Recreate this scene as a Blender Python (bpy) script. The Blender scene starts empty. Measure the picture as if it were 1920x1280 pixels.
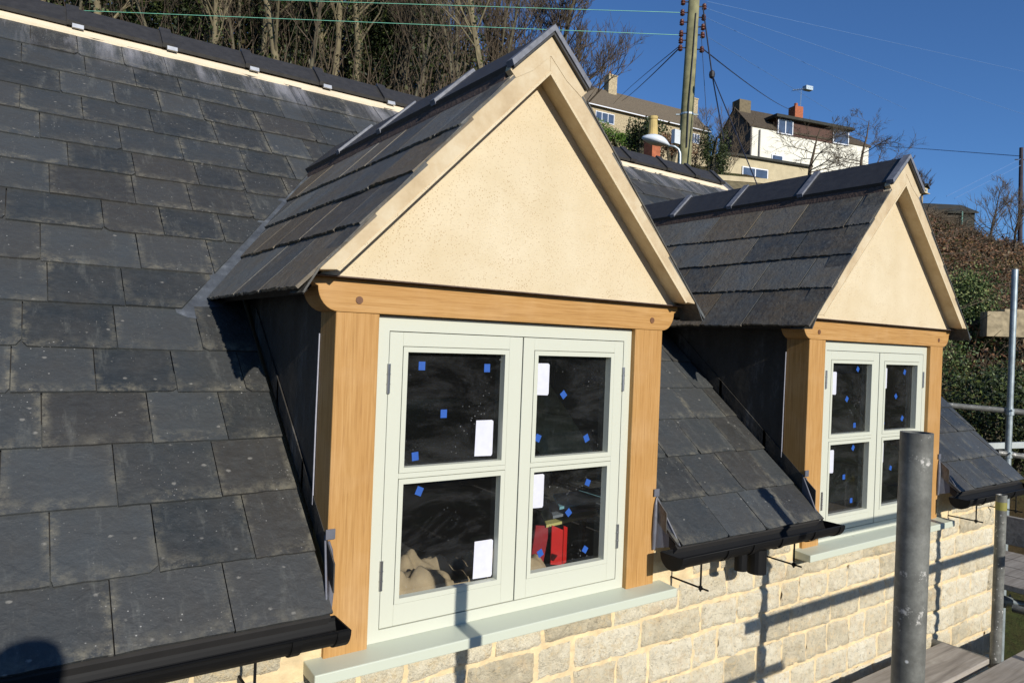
import bpy, math, random
from mathutils import Vector, noise
R = math.radians
sc = bpy.context.scene
COL = sc.collection
random.seed(7)
# ---------------------------------------------------------------- camera
F_PX, CX, CY, CZ = 1343.8, -0.7152, -1.8352, -0.0639
YAW, PITCH, ROLL = R(35.1363), R(0.0535), R(2.1918)
fw = Vector((math.sin(YAW)*math.cos(PITCH), math.cos(YAW)*math.cos(PITCH), math.sin(PITCH)))
rt0 = Vector((math.cos(YAW), -math.sin(YAW), 0)); up0 = rt0.cross(fw)
rt = rt0*math.cos(ROLL)+up0*math.sin(ROLL); up = -rt0*math.sin(ROLL)+up0*math.cos(ROLL)
CAM = Vector((CX, CY, CZ))
cam = bpy.data.cameras.new('camera'); camo = bpy.data.objects.new('camera', cam); COL.objects.link(camo)
from mathutils import Matrix
m = Matrix((rt, up, -fw)).transposed().to_4x4(); m.translation = CAM
camo.matrix_world = m
cam.sensor_width = 36; cam.lens = F_PX/1920*36; cam.clip_start = .02; cam.clip_end = 6000
sc.camera = camo
def at(px, py, d):                       # a point seen at that pixel of the photograph, d metres deep
    return CAM + (rt*((px-960)/F_PX) + up*((640-py)/F_PX) + fw)*d
# ---------------------------------------------------------------- light
SUN = Vector((-.035, -.92, .385)).normalized()
sl = bpy.data.lights.new('sun', 'SUN'); so = bpy.data.objects.new('sun', sl); COL.objects.link(so)
sl.energy = 4.9; sl.angle = R(.5); sl.color = (1, .955, .885)
so.rotation_euler = SUN.to_track_quat('Z', 'Y').to_euler()
w = bpy.data.worlds.new('World'); sc.world = w; w.use_nodes = True
nt = w.node_tree; bg = nt.nodes['Background']
sky = nt.nodes.new('ShaderNodeTexSky'); sky.sky_type = 'NISHITA'; sky.sun_disc = False
sky.sun_elevation = math.asin(SUN.z); sky.sun_rotation = math.atan2(SUN.x, SUN.y)
sky.air_density = .85; sky.dust_density = .15; sky.ozone_density = 4.0; sky.altitude = 200
tint = nt.nodes.new('ShaderNodeMix'); tint.data_type = 'RGBA'; tint.blend_type = 'MULTIPLY'; tint.inputs[0].default_value = 1
tint.inputs[7].default_value = (.66, .92, 1.18, 1)      # the camera's deep cobalt rendering of a clear winter sky
nt.links.new(sky.outputs[0], tint.inputs[6]); nt.links.new(tint.outputs[2], bg.inputs[0]); bg.inputs[1].default_value = .105
sc.view_settings.view_transform = 'Standard'; sc.view_settings.look = 'None'
sc.view_settings.exposure = 0; sc.view_settings.gamma = 1
sc.cycles.max_bounces = 8; sc.cycles.transparent_max_bounces = 12
# ---------------------------------------------------------------- mesh builder
class MB:
    def __init__(s): s.v=[]; s.f=[]; s.r=[]; s.uv=[]; s.mi=[]
    def face(s, pts, rnd=0, uv=None, mi=0):
        n=len(s.v); s.v += [tuple(p) for p in pts]; s.f.append(list(range(n,n+len(pts))))
        s.r.append(rnd); s.uv.append(uv); s.mi.append(mi)
    def box(s, a, b, rnd=0, mi=0):
        x0,y0,z0=a; x1,y1,z1=b
        s.hexa([(x0,y0,z0),(x1,y0,z0),(x1,y1,z0),(x0,y1,z0)],[(x0,y0,z1),(x1,y0,z1),(x1,y1,z1),(x0,y1,z1)],rnd,mi)
    def hexa(s, lo, hi, rnd=0, mi=0):
        n=len(s.v); s.v += [tuple(p) for p in lo]+[tuple(p) for p in hi]; k=len(lo)
        fs=[list(range(n+k-1,n-1,-1)), list(range(n+k,n+2*k))]
        for i in range(k):
            j=(i+1)%k; fs.append([n+i,n+j,n+k+j,n+k+i])
        for f in fs: s.f.append(f); s.r.append(rnd); s.uv.append(None); s.mi.append(mi)
    def prism(s, poly, y0, y1, axis='y', rnd=0, mi=0):
        def P(p,t):
            return (p[0],t,p[1]) if axis=='y' else ((t,p[0],p[1]) if axis=='x' else (p[0],p[1],t))
        s.hexa([P(p,y0) for p in poly],[P(p,y1) for p in poly],rnd,mi)
    def bar(s, p, q, wd, th, upv=(0,0,1), rnd=0, mi=0):
        p=Vector(p); q=Vector(q); d=(q-p).normalized(); u=Vector(upv); a=d.cross(u).normalized()*wd/2; b=a.cross(d).normalized()*th/2
        s.hexa([p-a-b,p+a-b,p+a+b,p-a+b],[q-a-b,q+a-b,q+a+b,q-a+b],rnd,mi)
    def tube(s, pts, rad, n=10, cap=True, rnd=0, mi=0):
        pts=[Vector(p) for p in pts]; rs=rad if isinstance(rad,(list,tuple)) else [rad]*len(pts)
        base=len(s.v); u=None
        for i,p in enumerate(pts):
            d=(pts[min(i+1,len(pts)-1)]-pts[max(i-1,0)]).normalized()
            if u is None:
                u=d.orthogonal().normalized()
            else:
                u=(u-d*u.dot(d)).normalized()
            v=d.cross(u)
            for k in range(n):
                a=2*math.pi*k/n; s.v.append(tuple(p+(u*math.cos(a)+v*math.sin(a))*rs[i]))
        for i in range(len(pts)-1):
            for k in range(n):
                k2=(k+1)%n
                s.f.append([base+i*n+k,base+i*n+k2,base+(i+1)*n+k2,base+(i+1)*n+k]); s.r.append(rnd); s.uv.append(None); s.mi.append(mi)
        if cap:
            s.f.append([base+k for k in range(n-1,-1,-1)]); s.r.append(rnd); s.uv.append(None); s.mi.append(mi)
            e=base+(len(pts)-1)*n; s.f.append([e+k for k in range(n)]); s.r.append(rnd); s.uv.append(None); s.mi.append(mi)
    def leaf(s, p, size, rnd=0, n=None):
        a=Vector((random.gauss(0,1),random.gauss(0,1),random.gauss(0,1))).normalized()
        b=a.orthogonal().normalized(); b.rotate(__import__('mathutils').Quaternion(a,random.random()*6.28)); c=a.cross(b)
        p=Vector(p); s.face([p-b*size, p-c*size*.5, p+b*size, p+c*size*.5], rnd)
    def build(s, name, mat, parent=None, origin=(0,0,0), smooth=False, bevel=0):
        me=bpy.data.meshes.new(name); o=Vector(origin)
        me.from_pydata([tuple(Vector(v)-o) for v in s.v],[],s.f)
        at_=me.attributes.new('rnd','FLOAT','FACE'); at_.data.foreach_set('value',s.r)
        if any(u for u in s.uv):
            ul=me.uv_layers.new(name='UVMap'); i=0
            for f,u in zip(s.f,s.uv):
                for k in range(len(f)):
                    ul.data[i].uv = u[k] if u else (.5,.5); i+=1
        mats=mat if isinstance(mat,(list,tuple)) else [mat]
        for m_ in mats: me.materials.append(m_)
        if len(mats)>1: me.polygons.foreach_set('material_index',s.mi)
        if smooth: me.polygons.foreach_set('use_smooth',[True]*len(s.f))
        me.update()
        ob=bpy.data.objects.new(name,me); COL.objects.link(ob)
        if parent is not None: ob.parent=parent
        else: ob.location=o
        if bevel:
            b=ob.modifiers.new('b','BEVEL'); b.width=bevel; b.segments=2; b.limit_method='ANGLE'; b.angle_limit=R(40)
        return ob
def tag(o,label,cat,group=None,kind=None):
    if label: o['label']=label
    if cat: o['category']=cat
    if group: o['group']=group
    if kind: o['kind']=kind
    return o
def thing(name,label,cat,loc,group=None):
    o=bpy.data.objects.new(name,None); COL.objects.link(o); o.location=loc; o.empty_display_size=.1
    return tag(o,label,cat,group)
# ---------------------------------------------------------------- materials
def S(h):                                  # sRGB 0..255 -> linear
    return tuple([(c/255/12.92 if c/255<=.04045 else ((c/255+.055)/1.055)**2.4) for c in h])+(1,)
class M:
    def __init__(s,name,rough=.6,spec=.5,metal=0):
        s.m=bpy.data.materials.new(name); s.m.use_nodes=True; s.t=s.m.node_tree; s.b=s.t.nodes['Principled BSDF']
        s.b.inputs['Roughness'].default_value=rough; s.b.inputs['Specular IOR Level'].default_value=spec; s.b.inputs['Metallic'].default_value=metal
        s.co=s.t.nodes.new('ShaderNodeTexCoord').outputs['Object']
    def n(s,ty,**k):
        n=s.t.nodes.new(ty)
        for a,b in k.items(): setattr(n,a,b)
        return n
    def l(s,a,b): s.t.links.new(a,b)
    def map(s,scale=(1,1,1),rot=(0,0,0)):
        n=s.n('ShaderNodeMapping'); n.inputs['Scale'].default_value=scale; n.inputs['Rotation'].default_value=rot; s.l(s.co,n.inputs[0]); return n.outputs[0]
    def noise(s,scale,detail=4,rough=.5,vec=None,dist=0):
        n=s.n('ShaderNodeTexNoise'); n.inputs['Scale'].default_value=scale; n.inputs['Detail'].default_value=detail; n.inputs['Roughness'].default_value=rough; n.inputs['Distortion'].default_value=dist
        s.l(vec if vec else s.co,n.inputs['Vector']); return n.outputs[0]
    def voro(s,scale,feat='F1',vec=None,out='Distance'):
        n=s.n('ShaderNodeTexVoronoi',feature=feat); n.inputs['Scale'].default_value=scale; s.l(vec if vec else s.co,n.inputs['Vector']); return n.outputs[out]
    def ramp(s,fac,stops):
        n=s.n('ShaderNodeValToRGB'); s.l(fac,n.inputs[0]); e=n.color_ramp.elements
        while len(e)<len(stops): e.new(.5)
        for i,(p,c) in enumerate(stops):
            e[i].position=p; e[i].color=c if isinstance(c,tuple) else (c,c,c,1)
        return n.outputs[0]
    def mix(s,fac,a,b,mode='MIX'):
        n=s.n('ShaderNodeMix',data_type='RGBA',blend_type=mode)
        for sock,v in ((n.inputs[0],fac),(n.inputs[6],a),(n.inputs[7],b)):
            if isinstance(v,(int,float)): sock.default_value=v if sock.type=='VALUE' else (v,v,v,1)
            elif isinstance(v,tuple): sock.default_value=v
            else: s.l(v,sock)
        return n.outputs[2]
    def math(s,op,a,b=0,c=None):
        n=s.n('ShaderNodeMath',operation=op)
        for i,v in enumerate((a,b) if c is None else (a,b,c)):
            if isinstance(v,(int,float)): n.inputs[i].default_value=v
            else: s.l(v,n.inputs[i])
        return n.outputs[0]
    def attr(s,name='rnd'):
        n=s.n('ShaderNodeAttribute'); n.attribute_name=name; return n.outputs['Fac']
    def color(s,c):
        if isinstance(c,tuple): s.b.inputs['Base Color'].default_value=c
        else: s.l(c,s.b.inputs['Base Color'])
        return s
    def bump(s,h,strength=.3,dist=.01):
        n=s.n('ShaderNodeBump'); n.inputs['Strength'].default_value=strength; n.inputs['Distance'].default_value=dist; s.l(h,n.inputs['Height']); s.l(n.outputs[0],s.b.inputs['Normal']); return s
    def rough(s,r): s.l(r,s.b.inputs['Roughness']); return s
def simple(name,c,rough=.6,var=.25,scale=20,metal=0,spec=.5,bump=0,bscale=80):
    m=M(name,rough,spec,metal); f=m.noise(scale,5)
    a=tuple(x*(1-var) for x in c[:3])+(1,); b=tuple(min(1,x*(1+var)) for x in c[:3])+(1,)
    m.color(m.ramp(f,[(.3,a),(.7,b)]))
    if bump: m.bump(m.noise(bscale,4),bump,.005)
    return m.m
def slate_mat(name, dark, light, brown, lich=1.0):
    m=M(name,.55,.45)
    r=m.attr()
    c=m.ramp(r,[(0,dark),(.35,light),(.6,dark),(.8,brown),(1,light)])
    n1=m.noise(7,6,.65); c=m.mix(m.ramp(n1,[(.35,0.),(.7,.65)]),c,brown)
    n2=m.noise(38,6,.7); c=m.mix(m.ramp(n2,[(.45,0.),(.8,.5)]),c,light)
    # lichen and lime bloom near the slates' own lower and side edges
    uv=m.n('ShaderNodeUVMap',uv_map='UVMap').outputs[0]; sp=m.n('ShaderNodeSeparateXYZ'); m.l(uv,sp.inputs[0])
    ed=m.math('MINIMUM',m.math('MULTIPLY',sp.outputs[1],1.0),m.math('MINIMUM',m.math('MULTIPLY',sp.outputs[0],2.2),m.math('MULTIPLY',m.math('SUBTRACT',1.0,sp.outputs[0]),2.2)))
    em=m.ramp(ed,[(.0,1.),(.09,.75),(.24,.0)])
    n3=m.ramp(m.noise(26,7,.75),[(.44,0.),(.62,1.)])
    gate=m.ramp(m.noise(4.5,3,.6),[(.38,.12),(.62,1.)])
    c=m.mix(m.math('MULTIPLY',m.math('MULTIPLY',m.math('MULTIPLY',em,n3),gate),.75*lich),c,S((126,120,102)))
    stk=m.ramp(m.noise(20,6,.75,vec=m.map((1,.22,.22))),[(.56,0.),(.74,.38)]); c=m.mix(stk,c,S((116,116,108)))
    # dust spots
    vd=m.voro(90); sp1=m.ramp(vd,[(.05,1.),(.13,0.)]); msk=m.ramp(m.noise(9,3),[(.5,0.),(.62,1.)])
    c=m.mix(m.math('MULTIPLY',m.math('MULTIPLY',sp1,msk),.55),c,S((176,170,158)))
    vd=m.voro(48); c=m.mix(m.math('MULTIPLY',m.ramp(m.math('ADD',vd,m.math('MULTIPLY',m.noise(200,2),.1)),[(.10,1.),(.16,0.)]),m.ramp(m.noise(5,4,.7),[(.5,0.),(.58,.8)])),c,S((168,166,160)))
    vd=m.voro(14,vec=m.map((1,1.6,1))); nn=m.noise(60,4,.7); s2=m.ramp(m.math('ADD',vd,m.math('MULTIPLY',nn,.25)),[(.17,1.),(.22,0.)])
    c=m.mix(m.math('MULTIPLY',s2,.5*lich),c,S((150,146,136)))
    sx=m.n('ShaderNodeSeparateXYZ'); m.l(m.co,sx.inputs[0])
    st=m.ramp(m.noise(9,6,.7,vec=m.map((1,.12,.12))),[(.45,0.),(.7,1.)]); zz=m.ramp(m.math('MULTIPLY',sx.outputs[2],.4),[(.80,0.),(.86,.75)])
    c=m.mix(m.math('MULTIPLY',st,zz),c,S((158,156,158)))
    m.color(c); m.rough(m.ramp(n1,[(.3,.46),(.7,.7)]))
    h=m.math('ADD',m.math('MULTIPLY',m.noise(45,8,.65),1.),m.math('MULTIPLY',m.noise(9,3),1.2))
    m.bump(m.math('ADD',h,m.math('MULTIPLY',m.ramp(m.noise(11,4,.55,dist=.3),[(.46,0.),(.52,1.)]),.22)),.6,.006)
    return m.m
SL = slate_mat('roof_slate', S((44,48,49)), S((70,73,73)), S((58,56,52)))
SLD = slate_mat('dormer_slate', S((56,60,61)), S((112,114,110)), S((104,90,68)),.6)
def lead_mat():
    m=M('lead_sheet',.48,.5,.0); n=m.noise(12,6,.7); c=m.ramp(n,[(.3,S((58,61,64))),(.55,S((82,86,90))),(.8,S((122,126,130)))])
    c=m.mix(m.ramp(m.noise(3,3,vec=m.map((1,1,9))),[(.5,0.),(.8,.5)]),c,S((56,60,70)))
    m.color(c); m.bump(m.noise(25,5),.35,.006); return m.m
LEAD=lead_mat()
LEADL=simple('sunlit_dressed_lead',S((98,99,106)),.5,.2,14,bump=.3,bscale=30)  # lighter copy of the lead, sunlight on the apron put into its colour
CHEEKL=M('dark_lead_cheek',.5,.4); c_=CHEEKL.ramp(CHEEKL.noise(5,7,.75,vec=CHEEKL.map((1,1,.4))),[(.35,S((46,43,38))),(.55,S((64,61,56))),(.72,S((116,112,106)))])
CHEEKL.color(c_); CHEEKL.bump(CHEEKL.noise(7,4),.5,.02); CHEEKL=CHEEKL.m
def oak_mat(axis):
    m=M('oak_%s'%axis,.6,.3)
    sc_=(1,1,.03) if axis=='z' else (.03,1,1)
    v=m.map(sc_); n=m.noise(170,6,.65,vec=v,dist=.1); n2=m.noise(22,4,.5,vec=v,dist=.5)
    c=m.ramp(n,[(.28,S((152,110,58))),(.5,S((178,135,78))),(.75,S((194,153,98)))])
    c=m.mix(m.ramp(n2,[(.4,0.),(.7,.28)]),c,S((172,124,66)))
    c=m.mix(m.ramp(m.noise(5,4),[(.5,0.),(.75,.35)]),c,S((204,168,122)))
    pores=m.ramp(m.noise(260,3,.6,vec=v),[(.60,0.),(.72,.45)])
    c=m.mix(pores,c,S((112,70,36)))
    m.color(c); m.bump(n,.15,.002); return m.m
OAKZ,OAKX=oak_mat('z'),oak_mat('x')
PEG=simple('dark_peg_wood',S((110,74,46)),.6,.2,60)
def render_mat():
    m=M('cream_render',.9,.2); n=m.noise(5,5,.6)
    c=m.ramp(n,[(.3,S((203,186,152))),(.7,S((214,199,168)))])
    pit=m.ramp(m.voro(150),[(.16,1.),(.30,0.)]); msk=m.math('MULTIPLY',m.ramp(m.noise(30,6,.8),[(.40,0.),(.56,.8)]),m.ramp(m.noise(3.5,4,.6),[(.36,.15),(.6,1.)]))
    c=m.mix(m.math('MULTIPLY',pit,msk),c,S((150,112,70)))
    c=m.mix(m.ramp(m.noise(2.2,5,.6,dist=.5),[(.42,0.),(.75,.35)]),c,S((196,172,130)))
    m.color(c); m.bump(m.math('ADD',m.noise(220,4,.7),m.math('MULTIPLY',pit,-1.)),.35,.003); return m.m
RENDER=render_mat()
def barge_mat():
    m=M('barge_render',.85,.2); n=m.noise(9,6,.65)
    c=m.ramp(n,[(.3,S((178,156,122))),(.5,S((194,174,140))),(.75,S((208,194,164)))])
    c=m.mix(m.ramp(m.noise(40,5,.7),[(.6,0.),(.8,.4)]),c,S((160,132,92)))
    m.color(c); m.bump(m.noise(90,5,.7),.3,.003); return m.m
BARGE=barge_mat()
MORTAR=simple('mortar',S((214,191,148)),.95,.16,22,bump=.9,bscale=70)
DMORT=simple('shaded_bedding_mortar',S((86,70,60)),.9,.35,40,bump=.6)  # shade under the dormer ridge tiles is put into this mortar colour
RIDGE=simple('ridge_tile_clay',S((54,52,49)),.5,.2,25,bump=.15,bscale=160)
RIBM=simple('sunlit_ridge_collar',S((112,114,120)),.5,.25,50)  # tile clay lightened: sun on the front-facing collars put into the colour
BLK=simple('black_plastic',S((14,14,14)),.62,.2,8,spec=.22)
PAINT=M('sage_paint',.38,.5)
PAINT.color(PAINT.mix(PAINT.ramp(PAINT.noise(30,5,.7),[(.66,0.),(.74,.35)]),S((197,198,180)),S((184,184,162)))); PAINT.bump(PAINT.noise(120,3,vec=PAINT.map((1,1,.2))),.06,.002); PAINT=PAINT.m
SILLP=M('sill_paint',.45,.5)
vv=SILLP.voro(9); SILLP.color(SILLP.mix(SILLP.ramp(vv,[(.05,.8),(.09,0.)]),S((192,197,178)),S((150,140,118)))); SILLP=SILLP.m
STEEL=simple('hinge_steel',S((170,172,176)),.3,.1,60,metal=.9)
TAPE=simple('blue_tape',S((30,80,158)),.6,.1,60)
LAB=simple('white_label',S((206,206,214)),.5,.04,60)
WHITE=simple('white_sealant',S((160,160,168)),.5,.1,60)
def glass_mat():
    m=M('window_glass',.03,.5); t=m.t; out=t.nodes['Material Output']
    tr=m.n('ShaderNodeBsdfTransparent'); tr.inputs[0].default_value=(.86,.9,.9,1); gl=m.n('ShaderNodeBsdfGlossy'); gl.inputs['Roughness'].default_value=.01
    fr=m.n('ShaderNodeFresnel'); fr.inputs[0].default_value=1.5
    mx=m.n('ShaderNodeMixShader'); m.l(m.math('MULTIPLY',fr.outputs[0],1.5),mx.inputs[0]); m.l(tr.outputs[0],mx.inputs[1]); m.l(gl.outputs[0],mx.inputs[2])
    df=m.n('ShaderNodeBsdfDiffuse'); df.inputs[0].default_value=(.55,.56,.56,1)
    d1=m.ramp(m.noise(4,6,.7,dist=.8,vec=m.map((1,1,2.2))),[(.46,0.),(.8,.055)])
    d2=m.math('MULTIPLY',m.ramp(m.voro(70),[(.08,1.),(.16,0.)]),m.ramp(m.noise(7,3),[(.5,0.),(.65,.35)]))
    d3=m.math('MULTIPLY',m.ramp(m.noise(70,6,.8,vec=m.map((.35,1,1.5)),dist=3),[(.62,0.),(.72,.35)]),m.ramp(m.noise(4,3,vec=m.map((.7,1,1.7))),[(.52,0.),(.62,1.)]))
    mx2=m.n('ShaderNodeMixShader'); m.l(m.math('ADD',.006,m.math('MAXIMUM',d1,m.math('MAXIMUM',d2,d3))),mx2.inputs[0]); m.l(mx.outputs[0],mx2.inputs[1]); m.l(df.outputs[0],mx2.inputs[2])
    m.l(mx2.outputs[0],out.inputs[0]); return m.m
GLASS=glass_mat()
def stone_mat():
    m=M('rubble_stone',.9,.2); r=m.attr(); n=m.noise(13,8,.7)
    c=m.ramp(m.math('ADD',m.math('MULTIPLY',r,.35),m.math('MULTIPLY',n,.65)),[(.28,S((190,179,152))),(.42,S((218,206,176))),(.55,S((230,219,190))),(.72,S((239,230,204)))])
    g=m.ramp(m.noise(46,9,.85,dist=.5),[(.48,0.),(.64,.5)]); c=m.mix(g,c,S((164,154,132)))
    g=m.ramp(m.noise(8,4,.6),[(.56,0.),(.76,.5)]); c=m.mix(g,c,S((196,156,104)))
    g=m.ramp(m.noise(70,6,.8),[(.56,0.),(.66,.7)]); c=m.mix(g,c,S((112,104,88)))
    g=m.ramp(m.noise(22,7,.8,dist=1),[(.52,0.),(.60,.55)]); c=m.mix(g,c,S((222,198,152)))
    m.color(c); m.bump(m.math('ADD',m.noise(45,9,.75),m.noise(150,4,.7)),.9,.012); return m.m
STONE=stone_mat()
def galv():
    m=M('galvanised_tube',.5,.5,.1); n=m.noise(14,8,.75)
    c=m.ramp(n,[(.3,S((78,78,73))),(.5,S((110,110,103))),(.75,S((152,152,143)))])
    c=m.mix(m.ramp(m.noise(5,9,.85),[(.45,0.),(.7,.6)]),c,S((70,68,62)))
    c=m.mix(m.ramp(m.math('ADD',m.noise(26,6,.7),m.math('MULTIPLY',m.noise(4,2),.6)),[(.94,0.),(1.0,.9)]),c,S((214,210,200)))
    c=m.mix(m.ramp(m.voro(40),[(.06,.9),(.12,0.)]),c,S((214,214,210)))
    m.color(c); m.rough(m.ramp(n,[(.3,.6),(.7,.42)])); m.bump(m.noise(60,5),.1,.001); return m.m
GALV=galv()
GALVB=simple('bright_galvanised',S((176,186,186)),.4,.2,20,metal=.6)
YEL=simple('yellow_band',S((136,130,62)),.6,.1,30)
def board_mat():
    m=M('scaffold_board_wood',.85,.2); n=m.noise(30,6,.6,vec=m.map((.06,1,1)),dist=.5)
    c=m.ramp(n,[(.3,S((122,114,104))),(.6,S((164,156,144))),(.8,S((184,178,166)))])
    c=m.mix(m.ramp(m.noise(7,6,.7),[(.5,0.),(.7,.5)]),c,S((134,124,110))); m.color(c); m.bump(n,.3,.003); return m.m
BOARD=board_mat()
# ---------------------------------------------------------------- ground: one sheet to the horizon
def slope_e(t):                               # skyline slope of the hillside against the direction t = lateral / depth
    K=[(-3,.30),(-.71,.33),(-.25,.31),(0,.30),(.1,.27),(.27,.245),(.45,.225),(.55,.205),(.59,.196),(.66,.165),(.8,.12),(1.5,.02),(3,-.02)]
    for (a,x),(b,y) in zip(K,K[1:]):
        if a<=t<=b: return x+(y-x)*(t-a)/(b-a)
    return K[0][1] if t<K[0][0] else K[-1][1]
FH=Vector((fw.x,fw.y,0)).normalized(); RH=Vector((FH.y,-FH.x,0))
def ground_z(x,y):
    q=Vector((x-CX,y-CY,0)); d=q.dot(FH); l=q.dot(RH); r=q.length
    wv=noise.noise(Vector((x*.08,y*.08,0)))*1.0+noise.noise(Vector((x*.5,y*.5,3)))*.22
    wv*=min(1,r/30)*(.3 if d>0 and l>d*.42 else 1)
    if d>0:
        t=l/max(d,.01); e=slope_e(max(-3,min(3,t)))
        a=e*min(d,115)-5*max(0,1-d/25); fr=max(0,min(1,(d-0)/6))
        cut=max(0,abs(t)-1.2)
        a=a if abs(t)<1.2 else a+( -5.2+min(0,0)-a)*min(1,cut/1.8)
        return a+wv*.7+ (0 if d>2 else -0)
    b=-5-min(1,r/60)*6
    if r>60: b+= (min(r,320)-60)*.20*max(0,-q.normalized().y)
    return b+wv*(1+r/80)
def ground_front(x,y): return ground_z(x,y)
g=MB(); NA=300; rad=[0,3,5,7,9,11,13,15,17,19,21,23,25,28,31,34,38,42,46,50,55,60,66,72,80,90,100,112,125,150,190,240,320,500,1000,3000]
for i,r_ in enumerate(rad):
    for k in range(NA):
        a=2*math.pi*k/NA; x=CX+r_*math.sin(a); y=CY+r_*math.cos(a); g.v.append((x,y,ground_z(x,y)))
for i in range(len(rad)-1):
    for k in range(NA):
        k2=(k+1)%NA; g.f.append([i*NA+k,(i+1)*NA+k,(i+1)*NA+k2,i*NA+k2]); g.r.append(0); g.uv.append(None); g.mi.append(0)
gm=M('hillside_ground',.95,.1)
n=gm.noise(.5,8,.7); c=gm.ramp(n,[(.3,S((50,50,30))),(.45,S((88,74,48))),(.6,S((72,80,42))),(.75,S((112,92,60)))])
c=gm.mix(gm.ramp(gm.noise(6,8,.8),[(.45,0.),(.7,.7)]),c,S((58,44,30))); gm.color(c); gm.bump(gm.noise(4,8,.8),.8,.3)
tag(g.build('ground',gm.m,smooth=True),'grassy brown hillside rising behind the roofs','hillside',kind='structure')
# ---------------------------------------------------------------- main slate roof
YE,ZE,YR,ZR=-.0943,-.78,2.5723,1.4598
PR=math.atan2(ZR-ZE,YR-YE); cP,sP=math.cos(PR),math.sin(PR)
SLEN=math.hypot(YR-YE,ZR-ZE)
def rp(x,s,h=0): return Vector((x,YE+s*cP-h*sP,ZE+s*sP+h*cP))
D2X=2.187; TANR=1.0975; ZAP=.858
def clip(poly,a,b,c):                         # keep a*u+b*v<=c
    out=[]; n=len(poly)
    for i in range(n):
        p,q=poly[i],poly[(i+1)%n]; dp=a*p[0]+b*p[1]-c; dq=a*q[0]+b*q[1]-c
        if dp<=0: out.append(p)
        if dp*dq<0:
            t=dp/(dp-dq); out.append((p[0]+(q[0]-p[0])*t,p[1]+(q[1]-p[1])*t))
    return out
def rag_poly(ul,ur,v0,v1,rag,seg=7,corner=True):
    dip=random.uniform(-.003,.003)*(rag/.0015); pts=[]
    for k in range(seg+1):
        t=k/seg; pts.append((ul+(ur-ul)*t, v0+dip*t+random.uniform(-rag,rag)))
    if corner and random.random()<.28:
        pts[-1]=(ur-random.uniform(.004,.02),pts[-1][1]+.001); pts.append((ur,v0+random.uniform(.008,.03)))
    if corner and random.random()<.2:
        q=pts[0]; pts[0]=(ul+random.uniform(.004,.016),q[1]); pts.insert(0,(ul,v0+random.uniform(.008,.024)))
    return pts+[(ur+random.uniform(-.001,.001),v1),(ul,v1)]
def slate(mb,fr,poly,ul,ur,v0,v1,th,expo,rnd,lift=0):
    if len(poly)<3: return
    tilt=random.uniform(-.0015,.0015); rise=th*1.25
    def H(u,v): return th+.002+lift+rise*(1-(v-v0)/(v1-v0))+tilt*(u-ul)/(ur-ul)
    top=[fr(u,v,H(u,v)) for u,v in poly]; bot=[fr(u,v,H(u,v)-th) for u,v in poly]
    uv=[((u-ul)/(ur-ul),(v-v0)/expo) for u,v in poly]
    mb.face(top,rnd,uv)
    n=len(poly)
    for i in range(n):
        j=(i+1)%n; mb.face([bot[i],bot[j],top[j],top[i]],rnd,[(.5,.5)]*4)
def valley_clip(x0,side):                     # main-roof valley line of a dormer starting at x0; side -1 left, +1 right
    xa,sa=(x0-.235,1.20),(x0+.46,2.30)
    if side>0: xa,sa=(x0+1.25+.235,1.20),(x0+1.25-.46,2.30)
    a,b=xa,sa
    nx,ns=(b[1]-a[1]),-(b[0]-a[0])
    if side>0: nx,ns=-nx,-ns
    c_=nx*a[0]+ns*a[1]
    return nx,ns,c_
COURSE=[0,.192,.397,.603,.802,.994,1.205,1.417,1.641,1.845,2.06,2.255,2.481,2.711,2.94,3.17,3.42,3.66]
roof=thing('slate_roof','long grey slate main roof behind and between the two dormers','roof',(0,YE,ZE))
RO=(0,YE,ZE)
def verge_x(s): return 4.30+.17*s
def field(x0,x1,joints0,clips_low,clips_high,smin=0,smax=99):
    mb=MB()
    for ci in range(len(COURSE)-1):
        v0=COURSE[ci]; v1=COURSE[ci+1]+.085; ex=COURSE[ci+1]-v0
        if v0<smin-.01 or v0>smax: continue
        if ci==16: v1=3.66
        if ci in joints0: js=sorted(joints0[ci]); 
        else: js=[]
        lo=js[0] if js else x1
        xs=list(js)
        if not js:
            u=x1 if ci%2 else x1-random.uniform(.06,.14); xs=[u]
            lo=u
        while lo>x0:
            lo-=random.uniform(.19,.30); xs.insert(0,lo)
        hi=xs[-1]
        while hi<x1:
            hi+=random.uniform(.19,.29); xs.append(hi)
        for ul,ur in zip(xs,xs[1:]):
            g_=.0015
            p=rag_poly(ul+g_,ur-g_,v0+random.uniform(-.003,.003),v1,.0014)
            cl=clips_high if (v0+.5*ex)>1.25 else clips_low
            for a,b,c_ in cl+[(-1,0,-x0),(1,0,x1)]: p=clip(p,a,b,c_)
            r_=random.random()
            slate(mb,rp,p,ul,ur,v0,v1,.0075,ex,r_,random.uniform(0,.0015))
    return mb
J_left={0:[-.98,-.74,-.506,-.257,-.018],1:[-.83,-.62,-.40,-.175,-.018],2:[-1.0,-.72,-.475,-.225,-.018]}
vl1=valley_clip(0,-1); vr1=valley_clip(0,1); vl2=valley_clip(D2X,-1); vr2=valley_clip(D2X,1)
# left field, up to dormer 1's centreline; middle; right
field(-3.2,.625,J_left,[(1,0,-.018)],[vl1]).build('slates',SL,roof,RO)
field(.625,2.812,{},[(-1,0,-1.262),(1,0,2.169)],[vr1,vl2]).build('slates',SL,roof,RO)
fr_=field(2.812,5.0,{},[(-1,0,-(D2X+1.262)),(1,-.17,4.30)],[vr2,(1,-.17,4.30)]); fr_.build('slates',SL,roof,RO)
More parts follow.
